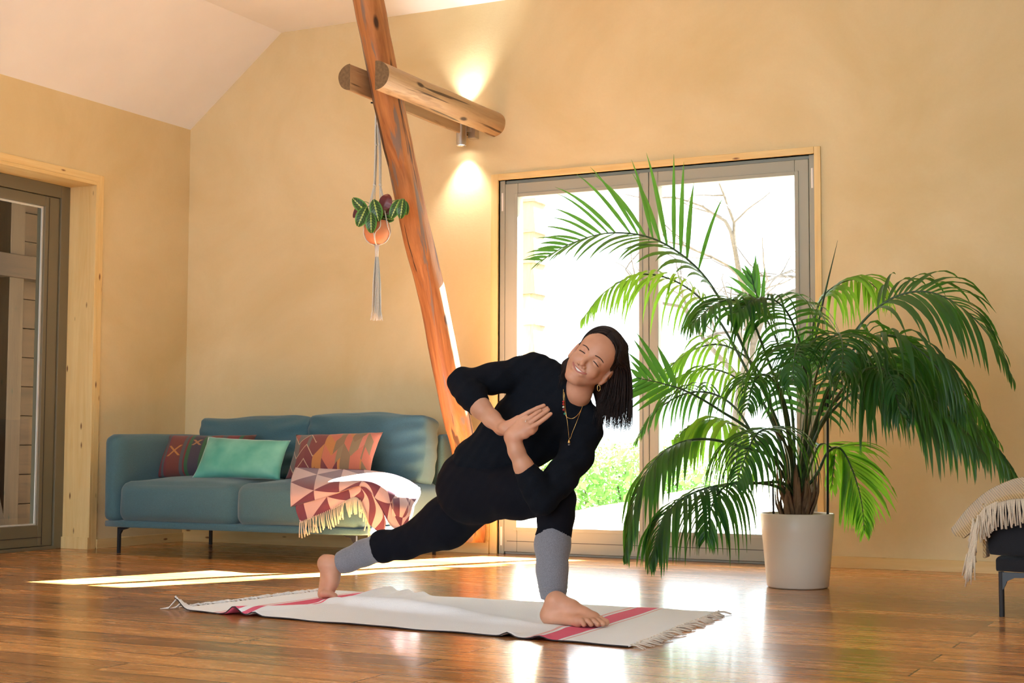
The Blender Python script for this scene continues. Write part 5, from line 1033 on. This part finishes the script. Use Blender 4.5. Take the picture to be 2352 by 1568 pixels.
for i in range(110):                       # behind the cheek on the left, brushing the shoulder
    v_ = rg.random(); root = H(-.060-.010*rg.random(), .045+.03*rg.random(), -.050-.09*v_); e_ = (1281+20*rg.random(), 870+rg.uniform(-8, 24)); dz = 5.50+.08*v_
    lock([root, H(-.076, .0, -.075-.05*v_), at(1303+rg.gauss(0, 3), 838, dz), at((1300+e_[0])/2, 856, dz), at(e_[0], e_[1], dz-.01)], rg.uniform(.0016, .003))
hv = np.array(m.v); hf = [f for f in m.f]
me = bpy.data.meshes.new('hair'); allv = np.vstack([cap[0], mass[0], hv]).tolist(); allf = cap[1].tolist()+(mass[1]+len(cap[0])).tolist()+[tuple(i+len(cap[0])+len(mass[0]) for i in f) for f in hf]
me.from_pydata(allv, [], allf); me.update(); link('hair', me, M_hair, body)
# --- jewellery
M_gold = plain('gold', (.85, .58, .22), .25, 1)
m = MB(); ec = H(.082, -.062, -.070); m.tube([ec+np.array(RT)*.011*math.cos(a)*.5+UP*.011*math.sin(a) for a in np.linspace(0, 6.283, 20)], .0011, 6); m.build('earring', M_gold, body, smooth=True)
tb_ = BVHTree.FromPolygons([Vector(v) for v in top[0]], [tuple(int(i) for i in f) for f in top[1]])
def onshirt(px, py, lift=.003):
    d = Vector(at(px, py, 1)-CAM).normalized(); h = tb_.ray_cast(Vector(CAM), d); return np.array(h[0]-d*lift) if h[0] is not None else at(px, py, 5.5)
chain1 = [(1294, 893), (1294, 915), (1297, 940), (1300, 955), (1311, 961), (1322, 957), (1333, 944), (1342, 923)]
chain2 = [(1296, 900), (1299, 940), (1304, 975), (1308, 1008), (1315, 992), (1326, 965), (1336, 938), (1343, 918)]
nk = []
for ch in (chain1, chain2):
    P2 = spline([(a, b, 0) for a, b in ch], 40); m = MB(); m.tube([onshirt(a, b) for a, b, _ in P2], .0010, 6); nk.append(m.build('necklace', M_gold, body, smooth=True))
m = MB(); q = onshirt(1307, 1015, .008); m.tube([q+UP*.010, q, q-UP*.004], [.002, .0052, .0054], 10); m.build('pendant', M_gold, nk[1], smooth=True)
m = MB(); m.tube([q-UP*.004, q-UP*.013, q-UP*.020], [.0048, .0046, .001], 8); m.build('crystal', plain('smoky_crystal', (.10, .08, .07), .15), nk[1], smooth=True)
for (x, y, c) in ((1294, 922, (.6, .03, .03)), (1294, 928, (.6, .03, .03)), (1294, 934.5, (.8, .78, .7)), (1294.5, 941, (.45, .03, .05)), (1297, 950, (.05, .35, .25))):
    m = MB(); m.ball(onshirt(x, y, .005), .0042, 8); m.build('bead', plain('bead_colour', c, .35), nk[0], smooth=True)
m = MB(); rc_ = at(1207, 967, 5.352); m.tube([rc_+.0098*(math.cos(a)*(RT*.45+UP*.89)+math.sin(a)*(-FW)) for a in np.linspace(-.3, 3.44, 14)], .0011, 6); m.ball(at(1207, 969, 5.341), .0030, 8, sc=(1, 1, .8)); m.build('ring', plain('silver', (.85, .83, .8), .2, 1), body, smooth=True)
